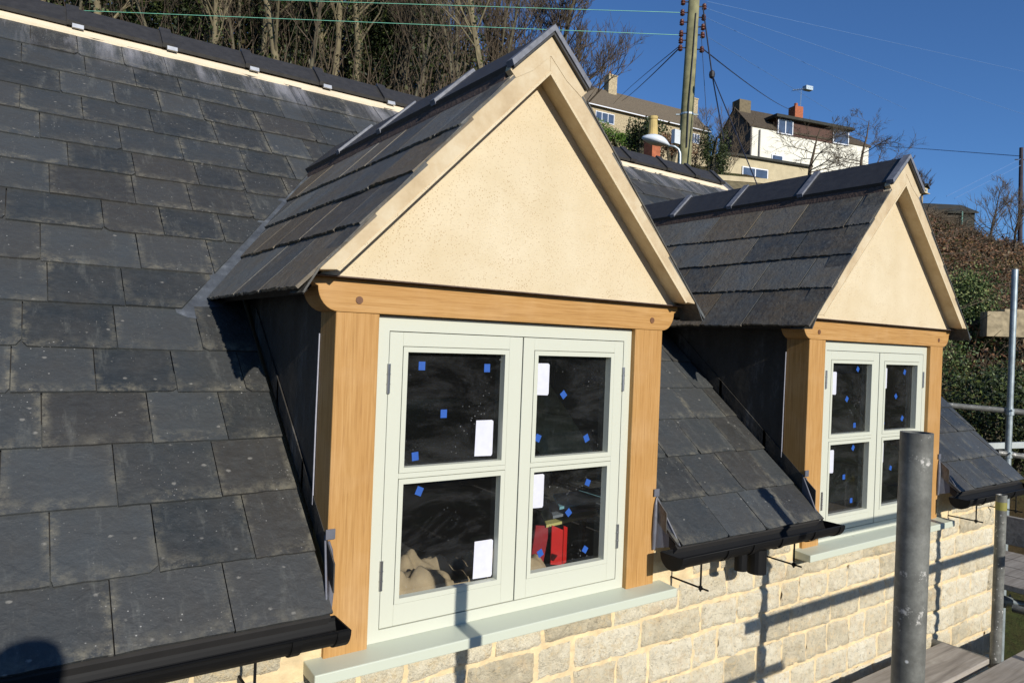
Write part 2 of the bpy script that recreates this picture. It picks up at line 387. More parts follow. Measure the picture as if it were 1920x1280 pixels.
# deck under the slates
DECK=simple('roof_deck',S((40,38,36)),.9,.2,10)
mb=MB()
def deckpoly(pts): mb.hexa([rp(x,s,-.03) for x,s in pts],[rp(x,s,-.001) for x,s in pts])
SV,ST,SM=1.297,2.55,3.66
deckpoly([(-3.2,-.0),(-.02,-.0),(-.02,SV-.1),(-.02,SM),(-3.2,SM)])
deckpoly([(-.02,SV),(.625,ST),(.625,SM),(-.02,SM)])
deckpoly([(1.27,0),(2.167,0),(2.167,SV),(1.27,SV)])
deckpoly([(.625,ST),(1.27,SV),(2.167,SV),(2.812,ST),(2.812,SM),(.625,SM)])
deckpoly([(2.812,ST),(3.457,SV),(4.2,SV),(4.6,SM),(2.812,SM)])
deckpoly([(3.457,0),(4.27,0),(4.27,SV),(3.457,SV)])
mb.build('roof_deck',DECK,roof,RO)
# back slope of the main roof
mb=MB(); yb=YR+.11; yb2=yb+2.6
mb.hexa([(-3.2,YR+.10,ZR+.0),(4.85,YR+.10,ZR+.0),(4.85,yb2,ZR-2.2),(-3.2,yb2,ZR-2.2)],[(-3.2,YR+.12,ZR+.07),(4.85,YR+.12,ZR+.07),(4.85,yb2+.05,ZR-2.15),(-3.2,yb2+.05,ZR-2.15)])
mb.build('rear_slope',SL,roof,RO)
# ridge: mortar bed, tiles, collars and clips
YT=YR+.103; ZT=ZR+.165
mb=MB()
N=150; xs=[-3.2+(4.74+3.2)*k/N for k in range(N+1)]
for a,b in zip(xs,xs[1:]):
    def lo(x): return SLEN-.066+noise.noise(Vector((x*9,0,0)))*.008
    mb.hexa([rp(a,lo(a),.012),rp(b,lo(b),.012),rp(b,SLEN+.19,.012),rp(a,SLEN+.19,.012)],[rp(a,lo(a)+.002,.020)+Vector((0,0,.006)),rp(b,lo(b)+.002,.020)+Vector((0,0,.006)),Vector((b,YR+.06,ZR+.075)),Vector((a,YR+.06,ZR+.075))])
mb.build('mortar_bedding',simple('fresh_ridge_mortar',S((232,214,182)),.95,.1,3,bump=.6,bscale=60),roof,RO)
RIB=[]
SR=math.tan(R(47))
hw=.125
def vtile(mb,pa,pb,apex,h,th,axis,slope=1.0):
    "angle ridge tile from pa to pb along an axis, half width h, drop h*slope"
    for sg in (-1,1):
        def P(t,q,z): return (t,pa+q,z) if axis=='x' else (pa+q,t,z)
        x0,x1=pb; d=h*slope
        k=th*math.hypot(1,slope)
        lo=[P(x0,0,apex-k),P(x1,0,apex-k),P(x1,sg*h,apex-d-k),P(x0,sg*h,apex-d-k)]
        hi=[P(x0,0,apex),P(x1,0,apex),P(x1,sg*(h+.5*th),apex-d-.2*th),P(x0,sg*(h+.5*th),apex-d-.2*th)]
        if (sg>0)==(axis=='x'): mb.hexa(lo,hi)
        else: mb.hexa(lo[::-1],hi[::-1])
JX=[-.467,-.018,.427,.874,1.311]
JX=[-.467-.449*k for k in range(6,0,-1)]+JX+[1.76,2.21,2.66,3.11,3.56,4.00,4.37,4.72]
for a,b in zip(JX,JX[1:]):
    mb=MB(); zz=ZT+random.uniform(-.004,.004)
    vtile(mb,YT,(a+.002,b-.002),zz,hw,.014,'x',.95)
    t=mb.build('ridge_tile',RIDGE,roof,RO)
    mb=MB(); vtile(mb,YT,(b-.050,b+.008),zz+.018,hw+.012,.018,'x',.95); mb.build('joint_collar',RIDGE,t)
    t.children[0].location=(0,0,0)
    if b<1.5:
        mb=MB(); q=Vector((b-.0,YT-hw-.012,zz-.95*hw-.018)); mb.hexa([q+Vector((-.026,-.012,-.012)),q+Vector((.026,-.012,-.012)),q+Vector((.026,.008,-.012)),q+Vector((-.026,.008,-.012))],[q+Vector((-.026,-.006,.010)),q+Vector((.026,-.006,.010)),q+Vector((.026,.012,.014)),q+Vector((-.026,.012,.014))])
        mb.build('ridge_clip',simple('clip_metal',S((165,168,172)),.45,.15,40,metal=.3) if 'clip_metal' not in bpy.data.materials else bpy.data.materials['clip_metal'],roof,RO)
for o in roof.children:
    for c_ in o.children:                     # collars were built in world coordinates
        c_.data.transform(Matrix.Translation(-Vector(RO)))
# ---------------------------------------------------------------- stone wall
wall=thing('stone_wall','pale rubble stone house wall with cream mortar joints below the dormers','wall',(0,0.01,-5))
WO=(0,0.01,-5)
mb=MB(); mb.box((-3,.014,-5.3),(.0,.3,-.80)); mb.box((0,.014,-5.3),(1.25,.3,-.966)); mb.box((1.25,.014,-5.3),(D2X,.3,-.80)); mb.box((D2X,.014,-5.3),(D2X+1.25,.3,-.966)); mb.box((D2X+1.25,.014,-5.3),(4.22,.3,-.80))
mb.box((3.95,.3,-5.3),(4.22,5.1,-.80)); mb.prism([(.3,-.8),(5.0,-.8),(2.6,1.40)],4.02,4.22,'x')
mb.build('mortar_core',MORTAR,wall,WO)
mb=MB()
def stoneblock(x0,x1,z0,z1,rnd):
    nx=max(6,int((x1-x0)/.011)); nz=max(5,int((z1-z0)/.011)); base=len(mb.v); pr=random.uniform(.004,.014); sd=random.random()*50
    sk=random.uniform(-.008,.008); sk2=random.uniform(-.008,.008)
    for j in range(nz+1):
        for i in range(nx+1):
            u,v=i/nx,j/nz; x=x0+(x1-x0)*u+sk*(v-.5); z=z0+(z1-z0)*v+sk2*(u-.5)
            e=min(u*(x1-x0),(1-u)*(x1-x0),v*(z1-z0),(1-v)*(z1-z0))
            rim=noise.noise(Vector((x*22,z*22,sd)))*.012
            f=max(0,min(1,(e+rim*.9)/.010)); f=f*f*(3-2*f)
            y=.017-(.006+pr*.7)*f-noise.noise(Vector((x*16,z*16,sd)))*.007*f-noise.noise(Vector((x*50,z*50,sd)))*.006*f-noise.noise(Vector((x*110,z*110,sd)))*.003*f
            mb.v.append((x+noise.noise(Vector((x*9,z*9,sd)))*.005+noise.noise(Vector((x*60,z*60,sd)))*.003,y,z+noise.noise(Vector((x*9,z*9,sd+9)))*.006+noise.noise(Vector((x*60,z*60,sd+4)))*.003))
    for j in range(nz):
        for i in range(nx):
            a=base+j*(nx+1)+i; mb.f.append([a,a+1,a+nx+2,a+nx+1]); mb.r.append(rnd); mb.uv.append(None); mb.mi.append(0)
z=-.795; 
while z>-2.1:
    h=random.uniform(.11,.16); x=-.9+random.uniform(-.1,0)
    while x<4.2:
        w_=random.uniform(.14,.34); xe=min(x+w_,4.205)
        if xe-x>.05:
            # keep clear of the dormer window openings
            for X0 in (0,D2X):
                if z-h<-.966<z and x<X0+1.25 and xe>X0: pass
            top=z
            for X0 in (0,D2X):
                if x<X0+1.26 and xe>X0-.01 and top>-.972: top=-.972
            if top-(z-h)>.03: stoneblock(x+.005,xe-.005,z-h+.005,top-.003,random.random())
        x=xe
    z-=h
mb.build('stones',STONE,wall,WO,smooth=True)
# ---------------------------------------------------------------- dormers
def roofz(y): return ZE+(y-YE)*math.tan(PR)
def dormer(X0,label,seed,tapes,labels):
    random.seed(seed)
    O=(X0+.625,0,-.93); d=thing('dormer',label,'dormer',O,'oak framed dormers')
    def B(mb,name,mat,parent=d,**k):
        return mb.build(name,mat,parent,O if parent is d else O,**k)
    def X(p): return [(X0+a,b) for a,b in p]
    # posts
    for a,b in ((0,.126),(1.113,1.25)):
        mb=MB(); mb.box((X0+a,0,-.93),(X0+b,.115,.002)); B(mb,'post',OAKZ,bevel=.003)
    # tie beam with rounded ends
    pts=[(-.072,.09),(-.072,.074),(-.056,.066)]
    for k in range(9):
        a=math.pi+ (math.pi/2)*k/8; pts.append((.004+.058*math.cos(a),.066+.066*math.sin(a)))
    pl=pts+[(1.25-x,z_) for x,z_ in pts[::-1]]
    mb=MB(); mb.prism(X(pl),-.004,.112); beam=B(mb,'tie_beam',OAKX,bevel=.002)
    for x_ in (.062,1.189):
        mb=MB(); n=14; mb.tube([(X0+x_,-.0062,.034),(X0+x_,.01,.034)],.0105,n); mb.build('peg',PEG,beam,O)
    # rendered gable
    mb=MB(); mb.prism(X([(.625,.785),(-.055,.094),(1.305,.094)]),-.012,.05); B(mb,'gable_panel',RENDER)
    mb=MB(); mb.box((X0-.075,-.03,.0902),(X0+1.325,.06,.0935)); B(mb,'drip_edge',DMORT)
    # bargeboards with plaster face and soffit return
    for sg in (-1,1):
        q=lambda h,z_:(X0+.625+sg*h,z_)
        poly=[q(0,.770),q(.655,.104),q(.703,.100),q(.703,.110),q(.0,.880)]
        mb=MB(); mb.prism(poly,-.080,.012); B(mb,'bargeboard',BARGE,bevel=.002)
        mb=MB()
        k=.012; poly=[q(.645,.1035),q(.6565,.1035),q(.012,.7705),q(0,.7705)]
        mb.prism([q(.6515,.1005),q(.659,.1035),q(.0,.774),q(.0,.763)],-.0825,-.0795); B(mb,'bead_strip',RENDER)
        # verge strip: thin dark undercloak
        mb=MB(); mb.prism([q(.7475,.040),q(.742,.040),q(.7035,.104),q(.152,.710),q(.152,.717),q(.7085,.106)],-.084,.02); B(mb,'undercloak',SLD)
    mb=MB(); mb.prism([(X0+.625,.893),(X0+.479,.760),(X0+.476,.742),(X0+.497,.722),(X0+.56,.76),(X0+.625,.82),(X0+.69,.76),(X0+.753,.722),(X0+.774,.742),(X0+.771,.760)],-.0815,-.055)
    B(mb,'apex_mortar',BARGE)
    # slate slopes
    L=.747*math.hypot(1,TANR); cs,sn=1/math.hypot(1,TANR),TANR/math.hypot(1,TANR)
    zeave=ZAP-TANR*.747
    for sg in (-1,1):
        def fr(u,v,h,sg=sg): # u along y, v up the slope
            return Vector((X0+.625+sg*(.747-v*cs+h*sn), u, zeave+v*sn+h*cs))
        mb=MB(); ci=0; CR=[0,.24,.455,.665,.905]; FR=[(.247,),(.094,),(.221,),(.06,)]
        yA=YE+(zeave-ZE)/math.tan(PR); yB=YE+(ZAP-ZE)/math.tan(PR)
        # keep u <= valley line
        a,b=1.0,-(yB-yA)/L; c_=yA+.012
        for ci in range(4):
            v0=CR[ci]; ex=CR[ci+1]-v0; v1=min(v0+ex+(.05 if ci<3 else .03),L-.10); u=-.083
            while u<yA+(yB-yA)*v1/L:
                ue=FR[ci][0]+random.uniform(-.02,.02) if u<-.08 else u+random.uniform(.235,.295)
                dv=random.uniform(-.004,.004)
                p=rag_poly(u+.0028,ue-.0034,v0+dv,v1,.0042,24,False)
                p=clip(p,a,b,c_)
                slate(mb,fr,p,u,ue,v0,v1,.009,ex,random.random(),.001)
                u=ue
        B(mb,'roof_slates',SLD)
        # boarding under slates
        mb=MB(); P=[(.03,.03),(yA-.0,.03),(yB-.03,L),(.03,L)]
        mb.hexa([fr(u,v,-.028) for u,v in P],[fr(u,v,-.002) for u,v in P]); B(mb,'soffit_board',DECK)
        # lead valley
        xa=X0-.02 if sg<0 else X0+1.27
        g0=lambda x,s,h:rp(X0+x if sg<0 else X0+1.25-x,s,h)
        strip=[(-.25,1.185),(-.252,1.215),(.46,2.335),(.66,2.62),(.64,2.50),(-.09,1.25),(-.10,1.17),(-.17,1.155),(-.22,1.165)]
        mb=MB(); 
        mb.hexa([g0(x,s,.007) for x,s in strip],[g0(x,s,.013) for x,s in strip])
        # upstand turned up against the dormer slates, open at its foot
        up_=[(-.185,1.163,.014),(-.13,1.15,.020),(-.095,1.175,.05),(-.10,1.235,.075)]
        B(mb,'valley_lead',LEAD)
        # cheek
        xc=(X0+.004,X0+.028) if sg<0 else (X0+1.222,X0+1.246)
        mb=MB(); y1=YE+(.07-ZE)/math.tan(PR); mb.prism([(.112,-.95),(.112,.085),(y1+.05,.085),(.112,-.61)] if False else [(.113,roofz(.113)-.06),(y1+.1,roofz(y1+.1)-.06),(y1+.1,.10),(.113,.10)],xc[0],xc[1],'x')
        B(mb,'cheek',CHEEKL)
        # white sealant line between cheek lead and post
        mb=MB(); xs_=X0-.001 if sg<0 else X0+1.251
        mb.tube([(xs_,.1165,-.06),(xs_-.001,.118,-.3),(xs_,.120,-.54)],.0022,6); B(mb,'sealant_line',WHITE)
        # stepped flashing at the foot of the cheek
        mb=MB(); pl=[]
        x_in=X0+.002 if sg<0 else X0+1.248; x_out=X0-.022 if sg<0 else X0+1.272
        for s0,s1 in ((.06,.42),(.40,.76),(.74,1.12)):
            hh=.055
            o_=.004*(-1 if sg<0 else 1)
            mb.hexa([rp(x_in,s0,.01),rp(x_in+o_,s0,.01),rp(x_in+o_,s1,.01),rp(x_in,s1,.01)],[rp(x_in,s0,.01)+Vector((0,0,.075)),rp(x_in+o_,s0,.01)+Vector((0,0,.075)),rp(x_in+o_,s1,.01)+Vector((0,0,.075)),rp(x_in,s1,.01)+Vector((0,0,.075))])
        B(mb,'step_flashing',CHEEKL)
        # lead dressed round the foot of the post
        mb=MB(); s_=-1 if sg<0 else 1; xb=X0 if sg<0 else X0+1.25
        mb.box((min(xb+s_*-.018,xb+s_*.008),-.0075,-.607),(max(xb+s_*-.018,xb+s_*.008),-.004,-.580))
        v_=[(xb+s_*.004,.010,-.600),(xb+s_*.004,.004,-.800),(xb+s_*.032,-.094,-.772)]
        mb.hexa([(a,b,c) for a,b,c in v_],[(a+.003,b-.002,c) for a,b,c in v_])
        mb.tube([v_[0],v_[2]],.0022,6)
        mb.tube([(xb-s_*.002,-.004,-.612),(xb-s_*.007,-.006,-.635),(xb-s_*.010,-.008,-.68),(xb-s_*.012,-.008,-.74),(xb-s_*.010,-.006,-.80)],[.003,.006,.008,.008,.006],10)
        B(mb,'lead_apron',LEADL)
    # ridge
    ys=[-.094,.378,.83,1.262,1.72]
    rc=X0+.625
    for a,b in zip(ys,ys[1:]):
        mb=MB(); zt=.902+random.uniform(-.003,.003)
        vtile(mb,rc,(a+.001,b-.001),zt,.142,.013,'y',.97); t=B(mb,'ridge_tile',RIDGE)
        mb=MB(); vtile(mb,rc,(a-.004,a+.030),zt+.012,.148,.014,'y',.97); mb.build('joint_collar',RIBM if True else RIDGE,t,O)
    mb=MB()
    for sg in (-1,1):
        q=lambda h,z_:(rc+sg*h,z_)
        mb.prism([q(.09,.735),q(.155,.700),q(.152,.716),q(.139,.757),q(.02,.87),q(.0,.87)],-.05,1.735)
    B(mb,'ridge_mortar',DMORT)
    mb=MB(); mb.box((rc-.03,1.70,.75),(rc+.02,1.76,.83)); mb.box((rc-.12,1.69,.69),(rc-.06,1.75,.74)); B(mb,'end_mortar',MORTAR)
    # window frame
    fx0,fx1,zt,zb=.1265,1.1225,-.0035,-.925
    mb=MB(); y0,y1=.020,.085
    mb.box((X0+fx0,y0,zb),(X0+.167,y1,zt)); mb.box((X0+1.078,y0,zb),(X0+fx1,y1,zt))
    mb.box((X0+.167,y0,-.045),(X0+1.078,y1,zt)); mb.box((X0+.167,y0,zb),(X0+1.078,y1,-.8905))
    wf=B(mb,'window_frame',PAINT)
    # back stop so that gaps read dark
    mb=MB()
    for side,(a,b,pa,pb) in enumerate(((.1695,.6345,.228,.568),(.6375,1.0755,.697,1.018))):
        mb=MB(); s0=.0215 if side==0 else .0195; s1=.062; zt_,zb_=-.0475,-.888
        o0,o1=pa-.016,pb+.016
        mb.box((X0+a,s0,zb_),(X0+o0,s1,zt_)); mb.box((X0+o1,s0,zb_),(X0+b,s1,zt_))
        mb.box((X0+o0,s0,-.0875),(X0+o1,s1,zt_)); mb.box((X0+o0,s0,zb_),(X0+o1,s1,-.8285)); mb.box((X0+o0,s0,-.4675),(X0+o1,s1,-.4525))
        sash=B(mb,'sash',PAINT,bevel=.0012)
        for (zz1,zz0) in ((-.0875,-.4525),(-.4675,-.8285)):
            mb=MB(); g_=.0013; w_=.015; yb0=s0-.0008; yb1=.046
            A,Bx,Z1,Z0=o0+g_,o1-g_,zz1-g_,zz0+g_
            mb.box((X0+A,yb0,Z0),(X0+A+w_,yb1,Z1)); mb.box((X0+Bx-w_,yb0,Z0),(X0+Bx,yb1,Z1))
            mb.box((X0+A+w_,yb0,Z1-w_),(X0+Bx-w_,yb1,Z1)); mb.box((X0+A+w_,yb0,Z0),(X0+Bx-w_,yb1,Z0+w_))
            mb.build('glazing_bead',PAINT,sash,O)
            mb=MB(); mb.face([(X0+A+.004,.0465,Z0+.004),(X0+Bx-.004,.0465,Z0+.004),(X0+Bx-.004,.0465,Z1-.004),(X0+A+.004,.0465,Z1-.004)])
            mb.build('glass_pane',GLASS,sash,O)
        hx=.1683 if side==0 else 1.0768
        for zz in (-.18,-.737):
            mb=MB(); mb.tube([(X0+hx,s0-.003,zz-.042),(X0+hx,s0-.003,zz+.042)],.0052,10)
            for q_ in (-.015,.013): mb.tube([(X0+hx,s0-.003,zz+q_-.0015),(X0+hx,s0-.003,zz+q_+.0015)],.0062,10)
            mb.build('hinge',STEEL,sash,O,smooth=False)
        for (x_,z_) in tapes:
            if (x_<.635)==(side==0):
                mb=MB(); an=random.choice([0,.05,.1,.7,-.6,.45,-.4]); h=.0108; v=random.uniform(1.0,1.2)
                P=[(X0+x_+h*(math.cos(an)*i-math.sin(an)*j*v),z_+h*(math.sin(an)*i+math.cos(an)*j*v)) for i,j in((-1,-1),(1,-1),(1,1),(-1,1))]
                mb.prism(P,.0452,.0460); mb.build('tape_square',TAPE,sash,O)
        for (xa,za,xb_,zb2) in labels:
            if (xa<.635)==(side==0):
                mb=MB(); k=.004; mb.prism([(X0+xa,zb2),(X0+xb_-k,zb2-.002),(X0+xb_,zb2+.004),(X0+xb_,za-.004),(X0+xb_-.006,za),(X0+xa+.002,za)],.0450,.0458); mb.build('paper_label',LAB,sash,O)
    # sill
    mb=MB()
    mb.prism([(-.072,-.963),(-.072,-.932),(.02,-.9255),(.10,-.9255),(.10,-.963)],X0-.048,X0+1.300,'x')
    # profile is in (y,z); cut round the posts by standing proud
    B(mb,'window_sill',SILLP,bevel=.003)
    return d
T1=[(.287,-.144),(.517,-.148),(.367,-.287),(.276,-.41),(.83,-.235),(.728,-.377),(.94,-.387),(.294,-.514),(.954,-.542),(.872,-.638),(.756,-.761),(.953,-.775)]
L1=[(.482,-.311,.548,-.422),(.700,-.13,.765,-.234),(.493,-.689,.564,-.805),(.700,-.497,.760,-.607)]
T2=[(.484,-.131),(.396,-.275),(.472,-.403),(.467,-.512),(.395,-.648),(.467,-.767),(.938,-.142),(.857,-.267),(.929,-.383),(.739,-.4),(.83,-.635)]
L2=[(.259,-.145,.30,-.251),(.713,-.122,.76,-.225),(.26,-.513,.301,-.62),(.712,-.5,.752,-.602)]
dormer(0,'large near oak framed dormer with cream gable, red and sandy clutter behind its glass',11,T1,L1)
dormer(D2X,'farther oak framed dormer on the right, partly behind the grey scaffold tube',23,T2,L2)
# ---------------------------------------------------------------- rooms behind the windows
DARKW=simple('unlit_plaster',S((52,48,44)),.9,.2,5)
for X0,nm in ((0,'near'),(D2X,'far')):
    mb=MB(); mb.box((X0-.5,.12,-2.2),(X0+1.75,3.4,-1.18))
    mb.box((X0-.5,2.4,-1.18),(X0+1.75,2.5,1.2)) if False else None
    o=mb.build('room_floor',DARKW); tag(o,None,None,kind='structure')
BED=simple('dust_sheet_cloth',S((164,142,112)),.95,.25,18,bump=.8,bscale=20)
def sheet(x0,x1,y0,y1,zb,h,name,label,seed,mat,crease=5):
    mb=MB(); nx,ny=48,32
    for j in range(ny+1):
        for i in range(nx+1):
            u,v=i/nx,j/ny; x=x0+(x1-x0)*u; y=y0+(y1-y0)*v
            k=noise.noise(Vector((x*crease,y*crease,seed)))*.5+.5; k2=abs(noise.noise(Vector((x*crease*2.5,y*crease*2.2,seed+5))))
            e=min(1,min(u,1-u)*7,min(v,1-v)*6+.15)
            mb.v.append((x,y,zb+h*(.25+.75*k+.45*k2)*e))
    for j in range(ny):
        for i in range(nx):
            a=j*(nx+1)+i; mb.f.append([a,a+1,a+nx+2,a+nx+1]); mb.r.append(0); mb.uv.append(None); mb.mi.append(0)
    # flat underside
    b=len(mb.v); mb.v+=[(x0,y0,zb-.004),(x1,y0,zb-.004),(x1,y1,zb-.004),(x0,y1,zb-.004)]; mb.f.append([b+3,b+2,b+1,b]); mb.r.append(0); mb.uv.append(None); mb.mi.append(0)
    o=mb.build(name,mat,None,((x0+x1)/2,(y0+y1)/2,zb),smooth=True); tag(o,label,'cloth'); return o
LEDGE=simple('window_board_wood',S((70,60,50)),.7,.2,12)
for X0,lab in ((0,'dark inner window board under the sandy dust sheets of the near dormer'),(D2X,'dark inner window board behind the lower panes of the farther dormer')):
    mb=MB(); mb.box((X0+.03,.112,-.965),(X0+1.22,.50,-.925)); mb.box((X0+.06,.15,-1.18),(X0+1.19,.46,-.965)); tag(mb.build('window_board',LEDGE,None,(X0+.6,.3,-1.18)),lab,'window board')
sheet(.16,.60,.13,.42,-.924,.15,'dust_sheet','crumpled sandy dust sheet inside the lower left pane of the near dormer',3,BED,7)
sheet(.50,.95,.15,.46,-.924,.10,'dust_sheet','sandy dust sheet below the red sleeves inside the near dormer',8,BED,6)
RED=simple('red_card',S((205,34,30)),.5,.08,20)
t=thing('folded_red_card','bright red folded card standing on dust sheet inside the near dormer','card',(.98,.22,-.87))
for (a,b,nm) in (((.955,.235),(.988,.21),'left_leaf'),((.991,.21),(1.026,.23),'right_leaf')):
    mb=MB(); mb.hexa([(a[0],a[1],-.88),(b[0],b[1],-.88),(b[0],b[1]+.004,-.88),(a[0],a[1]+.004,-.88)],[(a[0],a[1],-.735),(b[0],b[1],-.75),(b[0],b[1]+.004,-.75),(a[0],a[1]+.004,-.735)])
    mb.build('leaf',RED,t,(.98,.22,-.87))
mb=MB(); mb.hexa([(.875,.255,-.88),(.935,.255,-.88),(.935,.262,-.88),(.875,.262,-.88)],[(.90,.26,-.735),(.965,.26,-.745),(.965,.267,-.745),(.90,.267,-.735)]); tag(mb.build('red_folder',simple('dull_red_plastic',S((140,34,40)),.5,.1,20),None,(.8,.37,-.87)),'dull red plastic folder leaning inside the near dormer, left of the bright card','folder')
TEAL=simple('pale_teal_board',S((120,165,175)),.6,.2,15)
for k,(mat,lab) in enumerate(((TEAL,'pale teal board lying topmost on the stack inside the near dormer'),(simple('grey_board',S((120,124,130)),.6,.2,15),'grey board second in the stack inside the near dormer'),(simple('yellow_board',S((190,180,110)),.6,.1,15),'thin yellowish board lowest in the stack inside the near dormer'))):
    mb=MB(); zz=-.685-.03*k; a=.03*k; Q=[(1.0-a,.25),(1.30-a,.30),(1.42-a,.47),(1.12-a,.44)]
    mb.hexa([(x,y,zz) for x,y in Q],[(x,y,zz+.01) for x,y in Q])
    tag(mb.build('sheet_board',mat,None,(1.2,.36,zz)),lab,'board')
t=thing('trestle','low dark trestle holding the stacked boards inside the near dormer','trestle',(1.2,.37,-.925))
for x_,y_ in ((1.03,.285),(1.16,.30),(1.10,.40),(1.19,.43)):
    mb=MB(); mb.box((x_,y_,-.925),(x_+.02,y_+.02,-.746)); mb.build('leg',LEDGE,t,(1.2,.37,-.925))
mb=MB(); mb.box((D2X+.36,.2,-.50),(D2X+.44,.26,-.45)) ; mb.box((D2X+.38,.205,-.925),(D2X+.42,.25,-.50)); tag(mb.build('timber_offcut',simple('pale_timber',S((196,160,110)),.7,.1,20),None,(D2X+.4,.23,-.925)),'small pale timber block on a prop inside the farther dormer','timber')
# ---------------------------------------------------------------- gutters
def gutter(x0,x1,z0,label,outlets=(),brackets=(),joints=(),capR=True,capL=True,rods=()):
    YC,r=-.118,.049; t=thing('rain_gutter',label,'gutter',((x0+x1)/2,YC,z0),'black plastic rain gutters'); O=((x0+x1)/2,YC,z0)
    def prof(rr,a0=180,a1=360,n=14): return [(YC+rr*math.cos(R(a0+(a1-a0)*k/n)),z0+rr*math.sin(R(a0+(a1-a0)*k/n))) for k in range(n+1)]
    mb=MB(); o_=prof(r); i_=prof(r-.003)
    ring=o_+i_[::-1]
    n=len(o_)
    for k in range(n-1):
        for rr,fl in ((o_,0),(i_,1)):
            p,q=rr[k],rr[k+1]; f=[(x0,p[0],p[1]),(x1,p[0],p[1]),(x1,q[0],q[1]),(x0,q[0],q[1])]; mb.face(f if fl else f[::-1])
    for e in (0,-1):
        mb.tube([(x0,o_[e][0],o_[e][1]),(x1,o_[e][0],o_[e][1])],.0035,8)
    mb.build('trough',BLK,t,O,smooth=True)
    def band(xa,xb,rr,nm,disc=False):
        mb=MB(); p=prof(rr)
        for k in range(len(p)-1):
            mb.hexa([(xa,p[k][0],p[k][1]),(xa,p[k+1][0],p[k+1][1]),(xa,YC+(p[k+1][0]-YC)*.95,z0+(p[k+1][1]-z0)*.95),(xa,YC+(p[k][0]-YC)*.95,z0+(p[k][1]-z0)*.95)][::-1],[(xb,p[k][0],p[k][1]),(xb,p[k+1][0],p[k+1][1]),(xb,YC+(p[k+1][0]-YC)*.95,z0+(p[k+1][1]-z0)*.95),(xb,YC+(p[k][0]-YC)*.95,z0+(p[k][1]-z0)*.95)][::-1])
        if disc:
            xm=xb if disc>0 else xa
            mb.prism([(a,b) for a,b in prof(rr)],min(xm,xm+.004*disc),max(xm,xm+.004*disc),'x')
        mb.build(nm,BLK,t,O)
    if capR: band(x1-.03,x1,r+.004,'end_cap',1)
    if capL: band(x0,x0+.03,r+.004,'end_cap',-1)
    for x_ in joints: band(x_-.012,x_+.012,r+.0045,'joint_band')
    for x_,rr,ln in outlets:
        mb=MB(); mb.tube([(x_,YC,z0-r+.01),(x_,YC,z0-r-ln)],rr,16); mb.build('outlet',BLK,t,O,smooth=False)
    for x_ in rods:
        mb=MB(); zb=z0-r-.085
        mb.tube([(x_,YC-.01,z0-r+.005),(x_,YC-.01,zb-.012)],.0036,8); mb.tube([(x_-.0,YC-.045,zb),(x_-.0,.02,zb)],.0036,8); mb.tube([(x_,YC-.01,zb-.006),(x_,YC-.01,zb+.006)],.008,6)
        mb.build('rise_and_fall_bracket',BLK,t,O)
    return t
gutter(-3.2,.0,-.790,'black gutter along the eave at lower left, ending at the near oak post',joints=(-.13,-.62,-1.4),capL=False,rods=(-.215,-1.0))
gutter(1.215,2.225,-.790,'short black gutter between the two dormers',outlets=((1.60,.024,.06),(1.70,.036,.085)),joints=(1.47,1.62,1.80,2.02),rods=(1.36,1.93))
gutter(3.42,4.36,-.800,'black gutter at the far right eave, beyond the second dormer',joints=(3.62,4.0),rods=(3.60,4.12))
# ---------------------------------------------------------------- scaffolding
def coupler(mb,p,r=.035): mb.box((p[0]-r,p[1]-r,p[2]-r*.8),(p[0]+r,p[1]+r,p[2]+r*.8))
def hollow_tube(p,q,label,mat=GALV,group='scaffold tubes',bands=(),couplers=(),r=.02415):
    p=Vector(p); q=Vector(q); t=thing('scaffold_tube',label,'scaffold tube',p,group); O=tuple(p)
    mb=MB(); n=28; d=(q-p).normalized(); u=d.orthogonal().normalized(); v=d.cross(u)
    def ring(c,rr): return [c+(u*math.cos(2*math.pi*k/n)+v*math.sin(2*math.pi*k/n))*rr for k in range(n)]
    for a,b in ((r,0),(r-.004,1)):
        base=len(mb.v); mb.v+=[tuple(x) for x in ring(p,a)]+[tuple(x) for x in ring(q,a)]
        for k in range(n):
            j=(k+1)%n; f=[base+k,base+j,base+n+j,base+n+k]; mb.f.append(f[::-1] if b else f); mb.r.append(0); mb.uv.append(None); mb.mi.append(0)
    A,B_,Ci,Di=ring(p,r),ring(q,r),ring(p,r-.004),ring(q,r-.004)
    for k in range(n):
        j=(k+1)%n; mb.face([B_[k],B_[j],Di[j],Di[k]]); mb.face([A[j],A[k],Ci[k],Ci[j]])
    o_=mb.build('tube',mat,t,O,smooth=True)
    o_.data.polygons.foreach_set('use_smooth',[i_<2*n for i_ in range(len(o_.data.polygons))])
    for a,b in bands:
        mb=MB(); mb.tube([p+d*a,p+d*b],r+.0008,28,cap=False); mb.build('colour_band',YEL,t,O)
    for a in couplers:
        mb=MB(); c=p+d*a; mb.tube([c-d*.026,c+d*.026],r+.009,12); mb.tube([c+u*.03-d*.02,c+u*.05-d*.02],.012,6); mb.tube([c-u*.03+d*.015,c-u*.055+d*.015],.007,6); mb.build('coupler',GALVB,t,O)
    return t
P0=at(1705,1180,1.06); hx,hy=P0.x,P0.y
top=at(1720,810,1.06)
hollow_tube((hx,hy,-5),(hx,hy,top.z),'thick grey scaffold tube in the foreground, cut off at its top',r=.0222)
ct=at(1878,927,3.55); hollow_tube((ct.x,ct.y,-5),(ct.x,ct.y,ct.z),'pale scaffold upright with a yellow band at the wall corner',GALV,bands=((5+ct.z-.075,5+ct.z-.035),))
a=at(1903,505,5.9); hollow_tube((a.x,a.y,-5),(a.x,a.y,a.z),'tall bright scaffold upright at the right edge of the photo',GALVB,couplers=(5-.48,5-.83))
hollow_tube(at(1740,756,6.1),at(1990,779,5.8),'horizontal grey scaffold rail crossing the tall upright beyond the roof',GALV)
